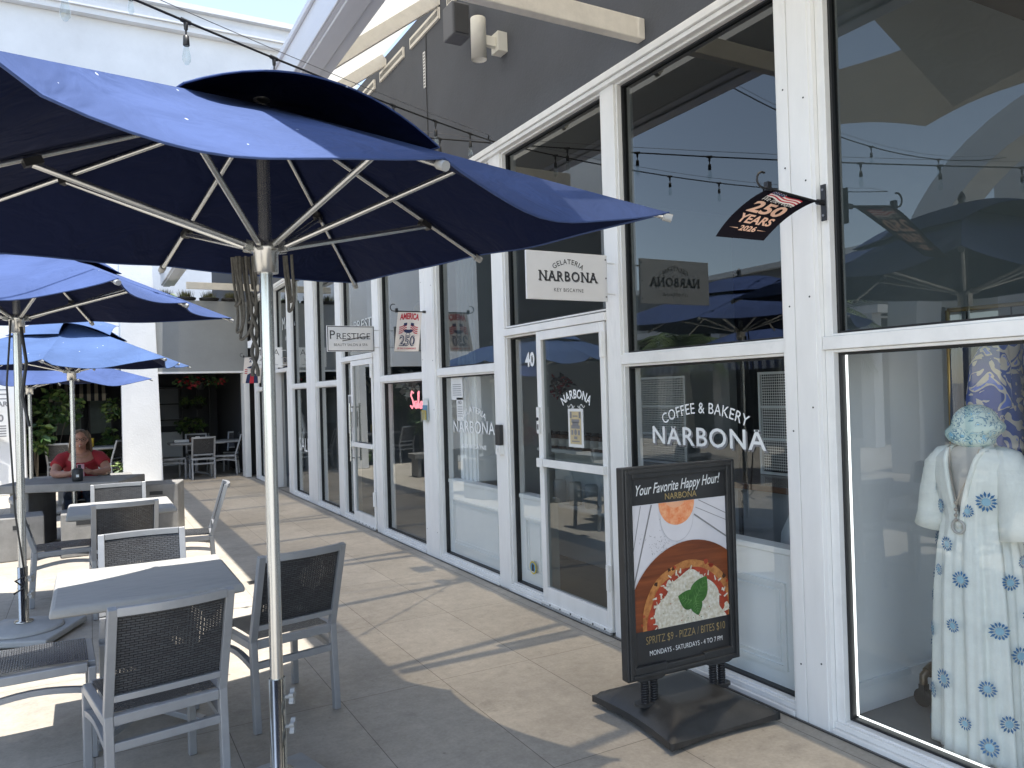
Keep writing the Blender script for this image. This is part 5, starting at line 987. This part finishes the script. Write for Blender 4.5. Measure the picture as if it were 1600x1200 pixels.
def interp(P_, n):
    out = []
    for q in range(n + 1):
        z = P_[0][0] + (P_[-1][0] - P_[0][0]) * q / n
        for i in range(len(P_) - 1):
            if P_[i][0] <= z + 1e-9 and z <= P_[i + 1][0] + 1e-9:
                k = (z - P_[i][0]) / (P_[i + 1][0] - P_[i][0]); out.append(tuple(P_[i][j] + k * (P_[i + 1][j] - P_[i][j]) for j in range(5))); break
    return out
vs, fs = ringp(interp(DP, 90), 140, nf=10)
def vneck(f):
    c = sum((Vector(vs[i]) for i in f), Vector()) / 4; return c.y < -.02 and c.z > .99 and abs(c.x) < (c.z - .985) * .24
m = MB(); m.add(vs, [f for f in fs if not vneck(f)], 0, True)
for s_ in (-1, 1):      # batwing sleeves
    o = []; nn = 9
    prof = [((s_ * .10, 0, 1.295), .045), ((s_ * .14, 0, 1.275), .060), ((s_ * .165, -.005, 1.24), .070), ((s_ * .185, -.01, 1.12), .074), ((s_ * .195, -.01, 1.02), .078), ((s_ * .205, -.01, .96), .085)]
    m.tube([p for p, r_ in prof], [r_ for p, r_ in prof], 18, 0, caps=False)
for s_ in (-1, 1):
    pts = []
    for q in range(15):
        z = .99 + (1.335 - .99) * q / 14; x = s_ * (z - .985) * .24
        for i in range(len(DP) - 1):
            if DP[i][0] <= z <= DP[i + 1][0]: k = (z - DP[i][0]) / (DP[i + 1][0] - DP[i][0]); rx = DP[i][1] + k * (DP[i + 1][1] - DP[i][1]); ry = DP[i][2] + k * (DP[i + 1][2] - DP[i][2]); break
        pts.append((x, -ry * sqrt(max(0.02, 1 - (x / rx) ** 2)) - .002, z))
    m.tube(pts, .010, 7)
dr = m.build('dress', 'dress_cloth', mq, solid=.004)
fl = MB(); g = random.Random(9)
def surf(a, z):
    for i in range(len(DP) - 1):
        if DP[i][0] <= z <= DP[i + 1][0]: k = (z - DP[i][0]) / (DP[i + 1][0] - DP[i][0]); rx = DP[i][1] + k * (DP[i + 1][1] - DP[i][1]); ry = DP[i][2] + k * (DP[i + 1][2] - DP[i][2]); fd = DP[i][3] + k * (DP[i + 1][3] - DP[i][3])
        if DP[i][0] <= z <= DP[i + 1][0]: break
    w = 1 + fd * .85; return Vector((rx * w * cos(a), ry * w * sin(a), z)), Vector((cos(a) / rx, sin(a) / ry, 0)).normalized()
row = 0; z = .08
while z < 1.27:
    for k in range(7):
        a = 2 * pi * (k + .5 * (row % 2) + g.uniform(-.22, .22)) / 7
        zz = z + g.uniform(-.05, .05)
        if zz > 1.27 or zz < .06 or (sin(a) < -.35 and zz > .97 and abs(cos(a)) < (zz - .93) * 1.9): continue
        if g.random() < .14: continue
        p, nrm = surf(a, zz); p = p + nrm * .006; tx = Vector((-nrm.y, nrm.x, 0)); tz = Vector((0, 0, 1)); R_ = g.uniform(.027, .043); ph_ = g.uniform(0, 1)
        for q in range(14):
            b = 2 * pi * q / 14 + ph_; u = tx * cos(b) + tz * sin(b); v = tx * -sin(b) + tz * cos(b); fl.add([p + u * R_ * .42, p + u * R_ * .75 + v * R_ * .13, p + u * R_ * g.uniform(.9, 1.08), p + u * R_ * .75 - v * R_ * .13], [(0, 1, 2, 3)], 0)
        fl.add([p + nrm * .0005 + tx * R_ * .42 * cos(2 * pi * q / 10) + tz * R_ * .42 * sin(2 * pi * q / 10) for q in range(10)], [tuple(range(10))], 1)
    row += 1; z += .135
fl.build('flower_print', ['flower_blue', 'flower_pale'], dr)
m = MB(); m.tube([(.0, -.128, 1.0 + .0) for _ in range(1)] + [(.0, -.1285, 1.0001)], .001, 4); m.tube([(.028 * cos(a), -.126, .995 + .028 * sin(a)) for a in [2 * pi * i / 20 for i in range(21)]], .006, 6); m.build('waist_ring', 'mannequin_skin', dr)
m = MB(); m.ell((0, .0, 1.43), (.095, .095, .085)); m.ell((-.02, -.01, 1.375), (.105, .095, .05), R=Matrix.Rotation(.2, 3, 'Y')); m.ell((.02, .0, 1.40), (.105, .095, .045), R=Matrix.Rotation(-.25, 3, 'Y')); m.build('headscarf', 'scarf_print', mq, remesh=.01)
m = MB(); pts = [(-.06, -.085, 1.33), (-.045, -.11, 1.24), (-.015, -.128, 1.15), (0, -.132, 1.10)]; m.tube(pts, .003, 5); m.tube([(-p[0] * 1.3, p[1], p[2]) for p in pts], .003, 5); m.tube([(0, -.133, 1.10), (0, -.137, 1.02)], .003, 5)
for z in (1.10, 1.07, 1.045, 1.025): m.ell((0, -.138, z), (.008, .008, .008), 8, 6)
m.build('necklace', 'bead', mq)
rk = thing('garment_rack', 'brass and bronze pipe clothes rack behind the flowered dress', 'clothes rack', (3.9, 2.2, .02)); off = (3.9, 2.2, .02)
m = MB(); m.tube([(3.9, 2.385, .16), (3.9, 2.385, 2.0)], .012, 10); m.tube([(3.9, 2.385, 2.0), (4.3, .2, 2.0)], .012, 10); m.build('rail', 'brass', rk, off=off)
m = MB(); m.tube([(3.62, 2.40, .13), (3.62, 2.40, .17), (3.66, 2.39, .20), (3.9, 2.385, .20), (4.3, 2.38, .20)], .020, 10); m.tube([(3.9, 2.385, .20), (4.3, .2, .20)], .018, 10); m.tube([(3.64, 2.39, .185), (3.69, 2.388, .207)], .028, 10); m.build('pipe_foot', 'pipe_bronze', rk, off=off)
m = MB(); m.tube([(3.605, 2.40, .065), (3.635, 2.40, .065)], .045, 16); m.box(3.60, 3.64, 2.385, 2.415, .065, .13); m.build('caster', 'black_plastic', rk, off=off)
def garment(label, s, mt, w=.30, L_=.95, group='printed clothes on the boutique rack', sleeve=False):
    x, y = 3.9 + .4 * s, 2.385 - 2.185 * s; b = (x, y, 1.97); t = thing('garment', label, 'garment', b, 0, group); m = MB()
    def fn(u, v):
        a = 2 * pi * u; hw = w / 2 * (.35 + .65 * min(1, v / .12)) * (1 + .12 * v); return Vector((x + hw * cos(a) * (1 + .06 * sin(7 * a + 5 * v)), y + .035 * sin(a) * (1 + .5 * v) * (1 + .25 * sin(6 * a)), 1.90 - L_ * v))
    m.grid(fn, 30, 12); m.build('cloth', mt, t, off=b)
    if sleeve: m = MB(); m.tube([(x - w * .42, y, 1.83), (x - w * .62, y - .01, 1.70), (x - w * .70, y - .01, 1.52), (x - w * .62, y, 1.45)], [.05, .085, .095, .05], 14); m.build('sleeve', mt, t, off=b)
    m = MB(); m.tube([(x, y, 2.0), (x, y, 1.95), (x - w * .3, y, 1.90)], .004, 5); m.tube([(x, y, 1.95), (x + w * .3, y, 1.90)], .004, 5); m.build('hanger', 'black_metal', t, off=b)
garment('dark plain garment hanging first on the rack by the brass pole', .04, 'denim', .26, .8); garment('blue and white scroll print blouse with a puffed sleeve on the rack', .13, 'print_blue', .34, .75, sleeve=True); garment('long gray and white patterned dress on the rack', .19, 'print_mono', .3, 1.0); garment('pale leaf print dress hanging right of the gray patterned one', .27, 'print_leaf', .34, 1.2); garment('blue print dress near the right edge of the window', .36, 'print_blue', .34, 1.2, sleeve=False); garment('teal print garment at the far right of the rack', .46, 'print_teal', .34, 1.2)
# ---------------------------------------------------------------- cafe interior
def lowwall(label, y0, y1):
    t = thing('panelled_partition', label, 'partition', (3.15, y0, .02), 0, 'low panelled partitions inside the cafe glass'); off = (3.15, y0, .02); t['kind'] = 'thing'
    m = MB(); m.box(3.120, 3.20, y0, y1, .065, .765); m.build('panel', 'interior_white', t, off=off); m = MB(); m.box(3.112, 3.22, y0, y1, .767, .80); m.build('top_rail', 'interior_white', t, off=off, bevel=.004)
    m = MB(); a, b = y0 + .10, y1 - .10
    for g0, x, w in ((0, 3.1065, .022), (.042, 3.112, .010)):
        a2, b2, z0, z1 = a + g0, b - g0, .17 + g0, .62 - g0
        m.box(x, 3.1195, a2, b2, z0, z0 + w); m.box(x, 3.1195, a2, b2, z1 - w, z1); m.box(x, 3.1195, a2, a2 + w, z0 + w, z1 - w); m.box(x, 3.1195, b2 - w, b2, z0 + w, z1 - w)
    m.build('moulding', 'interior_white', t, off=off)
lowwall('low white panelled partition at the foot of the coffee window', 2.70, 4.00); lowwall('wide low white panelled partition at the foot of the gelato window', 5.82, 7.01); lowwall('narrow low white panelled partition behind the side light numbered 40', 5.11, 5.58)
m = MB(); m.box(3.2300, 3.4500, 6.55, 6.95, .80, 3.79)
for k in range(4): m.box(3.2150, 3.2290, 6.58 + k * .09, 6.63 + k * .09, .80, 3.79)
single(m, 'fluted_column', 'interior_white', 'white fluted column inside the gelato window', 'column', (3.3, 6.75, .80))
for o_ in bpy.data.objects:
    if o_.name.startswith('fluted_column'): o_['kind'] = 'thing'
t = thing('cafe_counter', 'dark cafe counter with a stone top inside the coffee window', 'counter', (4.4, 3.8, .02)); off = (4.4, 3.8, .02); m = MB(); m.box(4.15, 4.75, 2.9, 6.4, .022, .90); m.build('front', 'interior_mid', t, off=off); m = MB(); m.box(4.08, 4.8, 2.85, 6.45, .902, .945); m.build('top', 'amber_glass', t, off=off, bevel=.005); m = MB(); [m.box(4.135, 4.1495, 3.0 + k * .55, 3.03 + k * .55, .06, .88) for k in range(6)]; m.build('batten', 'interior_dark', t, off=off)
m = MB(); m.lathe([(.26, 0), (.28, .03), (.28, .62), (.27, .75), (.22, .86), (.12, .92), (.02, .935)], (3.74, 3.02, .022), 30); single(m, 'rounded_canister', 'ivory', 'pale round topped cabinet behind the right part of the coffee window', 'cabinet', (3.74, 3.02, .022))
for lab, y0, y1 in (('pierced white metal screen at the left of the coffee window', 5.20, 5.92), ('pierced white metal screen at the right of the coffee window', 3.70, 4.32)):
    t = thing('pierced_screen', lab, 'screen', (4.6, y0, .95), 0, 'pierced screens in the cafe'); off = (4.6, y0, .95); m = MB(); m.add([(4.6, y0, .98), (4.6, y1, .98), (4.6, y1, 1.72), (4.6, y0, 1.72)], [(0, 1, 2, 3)]); m.build('mesh', 'pierced_metal', t, off=off); m = MB()
    for z in (.948, 1.21, 1.46, 1.72): m.box(4.59, 4.61, y0, y1, z, z + .02)
    for y in (y0 - .02, y1): m.box(4.59, 4.61, y, y + .02, .948, 1.74)
    m.build('frame', 'interior_white', t, off=off)
t = thing('shelf_unit', 'white shelf of jars inside the gelato window', 'shelf', (3.95, 6.2, .02)); off = (3.95, 6.2, .02); m = MB(); m.box(3.85, 4.05, 5.3, 6.5, 1.06, 1.09); m.box(3.85, 4.05, 5.3, 6.5, .55, .58); m.box(4.05, 4.08, 5.3, 6.5, .022, 1.09); m.build('boards', 'interior_white', t, off=off)
for k in range(9):
    y = 5.36 + k * .13; b = (3.93, y, 1.092); t = thing('jar', 'amber jar with a pale label in the row on the cafe shelf', 'jar', b, 0, 'amber jars on the cafe shelf'); m = MB(); m.lathe([(.05, 0), (.052, .01), (.052, .12), (.035, .135)], b, 14); m.build('glass_body', 'amber_glass', t, off=b); m = MB(); m.lathe([(.0535, .025), (.0535, .095)], b, 14); m.build('paper_label', 'jar_label', t, off=b); m = MB(); m.lathe([(.038, .136), (.038, .16)], b, 14); m.build('lid', 'ink_dark', t, off=b)
for k in range(4):
    y = 5.45 + k * .26; b = (3.93, y, .582); m = MB(); m.lathe([(.06, 0), (.062, .19), (.05, .21)], b, 14); single(m, 'tin', 'ivory' if k % 2 else 'jar_label', ('gray' if k % 2 else 'white') + ' tin on the lower cafe shelf', 'tin', b, 'tins on the lower cafe shelf')
plant('dried_bouquet', 'dark red dried bouquet behind the gelato lettering', 'plant', (3.8, 6.05, 1.62), (3.8, 6.05, 1.68), (.10, .18, .10), 90, .07, 31, mats=('red_flower', 'interior_dark'))
inner = make_table('small table inside the cafe door', (4.6, 4.95, .02), 'tables inside the cafe', sx=.3, sy=.3, mat='table_dark')
copy_tree(C0, (4.25, 5.45, .02), 150, 'chair inside the cafe seen through the door glass', 'chairs inside the cafe')
# ---------------------------------------------------------------- salon and far boutique interiors
t = thing('neon_sign', 'pink neon sign hanging on a string in the salon window', 'neon sign', (3.35, 8.35, 1.55)); off = (3.35, 8.35, 1.55)
m = MB(); q = lambda u, v: (3.35, 8.35 - u, 1.46 + v)
strokes = [[(-.12, .20), (-.17, .22), (-.20, .17), (-.15, .12), (-.12, .06), (-.17, .02), (-.22, .05)], [(-.03, .10), (-.08, .10), (-.09, .04), (-.05, .02), (-.02, .08), (-.02, .02)], [(.02, .02), (.05, .22), (.03, .20), (.03, .03), (.06, .03)], [(.12, .10), (.08, .07), (.10, .02), (.14, .03), (.14, .09), (.12, .10)], [(.17, .10), (.18, .02), (.19, .08), (.23, .10), (.24, .02)]]
for s_ in strokes: m.tube([q(*p) for p in s_], .010, 6)
m.build('tube', 'neon_pink', t, off=off); m = MB(); m.tube([q(-.18, .2), q(0, .42), q(.2, .12)], .003, 5); m.build('cord', 'wire_steel', t, off=off)
for k, (y, z, lab) in enumerate(((9.35, 2.74, 'gold woven pendant shade in the upper salon window, left'), (8.75, 2.62, 'gold woven pendant shade in the upper salon window, middle'), (8.2, 2.62, 'dim gold pendant shade in the upper salon window, right'))):
    b = (3.9, y, z); t = thing('pendant_lamp', lab, 'lamp', b, 0, 'gold pendant lamps in the salon'); m = MB(); m.ell((3.9, y, z), (.17, .17, .13)); m.build('shade', 'gold_shade', t, off=b); m = MB(); m.tube([(3.9, y, z + .12), (3.9, y, 3.79)], .005, 5); m.build('cord', 'cable', t, off=b)
t = thing('easel', 'light wooden A-frame easel standing inside the salon window', 'easel', (3.5, 8.1, .02)); off = (3.5, 8.1, .02); m = MB(); m.bar((3.45, 8.33, .022), (3.52, 8.22, .62), .02, .02); m.bar((3.45, 8.02, .022), (3.52, 8.12, .62), .02, .02); m.bar((3.75, 8.17, .022), (3.53, 8.17, .62), .02, .02); m.bar((3.5, 8.06, .45), (3.5, 8.28, .45), .02, .02); m.build('frame', 'tan_wood', t, off=off)
t = thing('wire_basket', 'low wire basket on the floor inside the salon window', 'basket', (3.4, 7.7, .02)); off = (3.4, 7.7, .02); m = MB()
for k in range(12): m.tube([(3.3, 7.46 + k * .045, .022), (3.28, 7.46 + k * .045, .24)], .004, 5)
for z in (.03, .13, .24): m.tube([(3.29, 7.44, z), (3.29, 7.98, z), (3.5, 7.98, z), (3.5, 7.44, z), (3.29, 7.44, z)], .005, 5)
m.build('wires', 'wire_steel', t, off=off)
plant('potted_palm', 'dark leafy plant deep in the salon window', 'plant', (3.9, 8.3, .02), (3.9, 8.3, 1.35), (.25, .35, .5), 220, .2, 33)
m = MB(); m.grid(lambda u, v: (3.42 + .03 * sin(40 * u), 7.62 + .16 * u, .4 + 1.35 * v), 20, 2); single(m, 'curtain', 'interior_white', 'narrow white curtain hanging beside the salon neon sign', 'curtain', (3.42, 7.7, .4))
t = thing('flower_wreath', 'pale paper flower hanging behind the salon door glass', 'wreath', (3.6, 9.2, 1.75)); m = MB(); leaves(m, (3.6, 9.2, 1.78), (.06, .14, .18), 60, .12, 40, 1); m.build('petals', 'paper', t, off=(3.6, 9.2, 1.75))
m2 = thing('mannequin', 'mannequin in a black and white patterned slip standing in the open boutique door', 'mannequin', (3.55, 15.0, .02), -80)
m = MB(); vs, fs = ringp([(.62, .13, .10, 0, 0), (.8, .16, .12, 0, 0), (.95, .11, .09, 0, 0), (1.12, .14, .11, 0, 0), (1.26, .17, .09, 0, 0), (1.33, .10, .07, 0, 0), (1.40, .05, .05, 0, 0), (1.46, .05, .055, 0, 0)]); m.add(vs, fs, 0, True); m.ell((0, -.01, 1.56), (.075, .09, .11))
for s_ in (-1, 1): m.tube([(s_ * .08, 0, .80), (s_ * .09, -.02, .45), (s_ * .07, .03, .08), (s_ * .07, -.08, .03)], [.085, .06, .035, .025], 10); m.tube([(s_ * .17, 0, 1.28), (s_ * .22, .03, 1.0), (s_ * .20, -.02, .76)], [.045, .036, .025], 8)
m.build('figure', 'interior_white', m2); m = MB(); vs, fs = ringp([(.60, .19, .15, .05, 0), (.8, .18, .14, .03, 0), (.95, .14, .11, .02, 0), (1.12, .16, .125, 0, 0), (1.27, .15, .10, 0, 0)]); m.add(vs, fs, 0, True); m.build('slip', 'print_mono', m2, solid=.004)
# ---------------------------------------------------------------- the far side of the courtyard (seen in the glass)
ob = thing('opposite_building', 'white shop row with a striped awning across the courtyard, seen in the glass', 'building', (-11, 8, 0)); off = (-11, 8, 0)
m = MB(); m.box(-16, -11, 12, 36, 3.5, 4.9); m.build('parapet', 'mid_gray_stucco', ob, off=off); m = MB(); m.box(-11.1, -10.8, 12, 36, 4.9, 5.05); m.box(-11.0, -10.6, 12, 36, 3.30, 3.499); m.build('cornice', 'white_paint_b', ob, off=off); m = MB(); m.box(-13.5, -13.3, 12, 36, .003, 3.499); m.build('wall', 'interior_dark', ob, off=off)
for k in range(9): m = MB(); m.box(-11.0, -10.65, 12.2 + 2.6 * k, 12.55 + 2.6 * k, .003, 3.299); m.build('column', 'white_stucco', ob, off=off)
for k in range(16): m = MB(); m.bar((-13.2, 12.5 + k * 1.4, 3.25), (-11.05, 12.5 + k * 1.4, 3.25), .06, .05); m.build('rafter', 'white_paint_b', ob, off=off)
m = MB(); m.add([(-10.6, 12, 2.9), (-10.6, 34, 2.9), (-9.4, 34, 2.35), (-9.4, 12, 2.35), (-9.4, 34, 2.05), (-9.4, 12, 2.05)], [(0, 1, 2, 3), (3, 2, 4, 5)]); m.build('awning', 'awning_navy', ob, off=off)
ar = thing('stucco_arch', 'freestanding white stucco arch across the courtyard, seen in the right window', 'arch', (-6.6, 6.5, 0)); off = (-6.6, 6.5, 0)
m = MB(); N_ = 26; y0 = 5.25; Ro, Ri = 3.5, 2.95
out_ = [(y0 + Ro * cos(pi * i / N_), 2.6 + Ro * sin(pi * i / N_)) for i in range(N_ + 1)]; inn = [(y0 + Ri * cos(pi * i / N_), 2.6 + Ri * sin(pi * i / N_)) for i in range(N_ + 1)]
P_ = [(y0 + Ro, .003)] + out_ + [(y0 - Ro, .003), (y0 - Ri, .003)] + inn[::-1] + [(y0 + Ri, .003)]
for i in range(N_):
    a, b, c, d = out_[i], out_[i + 1], inn[i + 1], inn[i]; m.add([(-6.3, *a), (-6.3, *b), (-6.3, *c), (-6.3, *d), (-7.0, *a), (-7.0, *b), (-7.0, *c), (-7.0, *d)], [(0, 1, 2, 3), (7, 6, 5, 4), (0, 4, 5, 1), (3, 2, 6, 7)])
m.box(-7.0, -6.3, y0 + Ri, y0 + Ro, .003, 2.6); m.box(-7.0, -6.3, y0 - Ro, y0 - Ri, .003, 2.6); m.build('arch_ring', 'white_stucco', ar, off=off)
m = MB(); m.box(-8.2, -7.6, 6.85, 7.55, .003, 5.6); m.build('pillar', 'white_stucco', ar, off=off)
sb = MB(); P5 = [(-3.9, 6.4), (-2.3, 7.3), (-1.0, 6.0), (-1.3, 3.5), (-3.6, 4.4)]; cxm, cym = -2.4, 5.5
for i in range(5):
    a, b = P5[i], P5[(i + 1) % 5]
    def fs_(u, v, a=a, b=b): q = (a[0] * (1 - u) + b[0] * u, a[1] * (1 - u) + b[1] * u); w_ = v * (1 - .16 * 4 * u * (1 - u) * v); return (cxm + (q[0] - cxm) * w_, cym + (q[1] - cym) * w_, 5.1 + .12 * (1 - v))
    sb.grid(fs_, 8, 8)
single(sb, 'shade_sail', 'shade_sail_cloth', 'wide tan shade sail over the courtyard, mirrored in the top right window', 'shade sail', (-2.4, 5.5, 5.1))
added_sail = MB(); A4 = [(.48, 3.40, 3.68), (1.40, 3.40, 4.16), (1.40, -.6, 4.16), (.95, -.6, 4.25)]  # out-of-frame sail, added to keep sun off the near umbrella's right half
added_sail.grid(lambda u, v: (Vector(A4[0]) * (1 - u) + Vector(A4[1]) * u) * (1 - v) + (Vector(A4[3]) * (1 - u) + Vector(A4[2]) * u) * v - Vector((0, 0, .06 * 16 * u * (1 - u) * v * (1 - v))), 12, 12); sail = single(added_sail, 'shade_sail', 'shade_sail_cloth', 'added tan sail, out of frame under the gutter, to shade the near umbrella', 'shade sail', (1.1, 2, 3.8))
def palm(label, x, y, h, n, L_, seed):
    t = thing('palm_tree', label, 'palm', (x, y, 0), 0, 'palms across the courtyard'); off = (x, y, 0); g = random.Random(seed)
    m = MB(); m.tube([(x, y, .002), (x + .05, y, h * .5), (x + .1, y + .05, h)], [.17, .13, .11], 12); m.build('trunk', 'trunk', t, off=off); m = MB(); c = Vector((x + .1, y + .05, h))
    for k in range(n):
        a = 2 * pi * k / n + g.uniform(-.2, .2); el = g.uniform(-.1, 1.1); P = []; d = Vector((cos(a) * cos(el), sin(a) * cos(el), sin(el))); p = c.copy()
        for i in range(10): P.append(p.copy()); p += d * L_ / 10; d = (d + Vector((0, 0, -.17))).normalized()
        m.tube(P, .012, 4, 0)
        for i in range(1, 10):
            ax = (P[i] - P[i - 1]).normalized(); s_ = ax.cross(Vector((0, 0, 1))).normalized()
            for sg in (-1, 1):
                for q in range(3):
                    b = P[i - 1].lerp(P[i], q / 3); l = L_ * .30 * sin(pi * (i + .8) / 11.5) ** .7; e = b + (s_ * sg * .85 + ax * .5 + Vector((0, 0, -.35 + g.uniform(-.1, .1)))).normalized() * l; w_ = ax * .018; m.add([b - w_, b + w_, e], [(0, 1, 2)], (k + i) % 2)
    m.build('crown', ['palm_green', 'leaf_light'], t, off=off)
palm('palm behind the white arch, seen in the right window', -9.4, 7.6, 3.9, 26, 2.0, 1); palm('palm across the courtyard, seen low in the coffee window', -5.2, 9.4, 2.6, 24, 1.6, 2); palm('palm farther down the courtyard, seen in the cafe door', -5.6, 13.2, 2.5, 24, 1.6, 3)
rl = thing('railing', 'white picket railing across the courtyard, seen low in the boutique window', 'railing', (-6.0, 1.5, 0)); m = MB()
for k in range(26): m.box(-6.02, -5.98, -1.5 + k * .14, -1.46 + k * .14, .05, .95)
m.box(-6.03, -5.97, -1.5, 2.1, .951, 1.0); m.box(-6.03, -5.97, -1.5, 2.1, .003, .049); m.build('pickets', 'white_paint_b', rl, off=(-6.0, 1.5, 0))
for k, (x, y, lab) in enumerate(((-8.2, .5, 'bushy hedge plant behind the white railing'), (-8.0, 3.4, 'bushy hedge plant under the white arch'))): plant('hedge_plant', lab, 'plant', (x, y, .02), (x, y, .8), (.6, .9, .8), 500, .2, 50 + k)
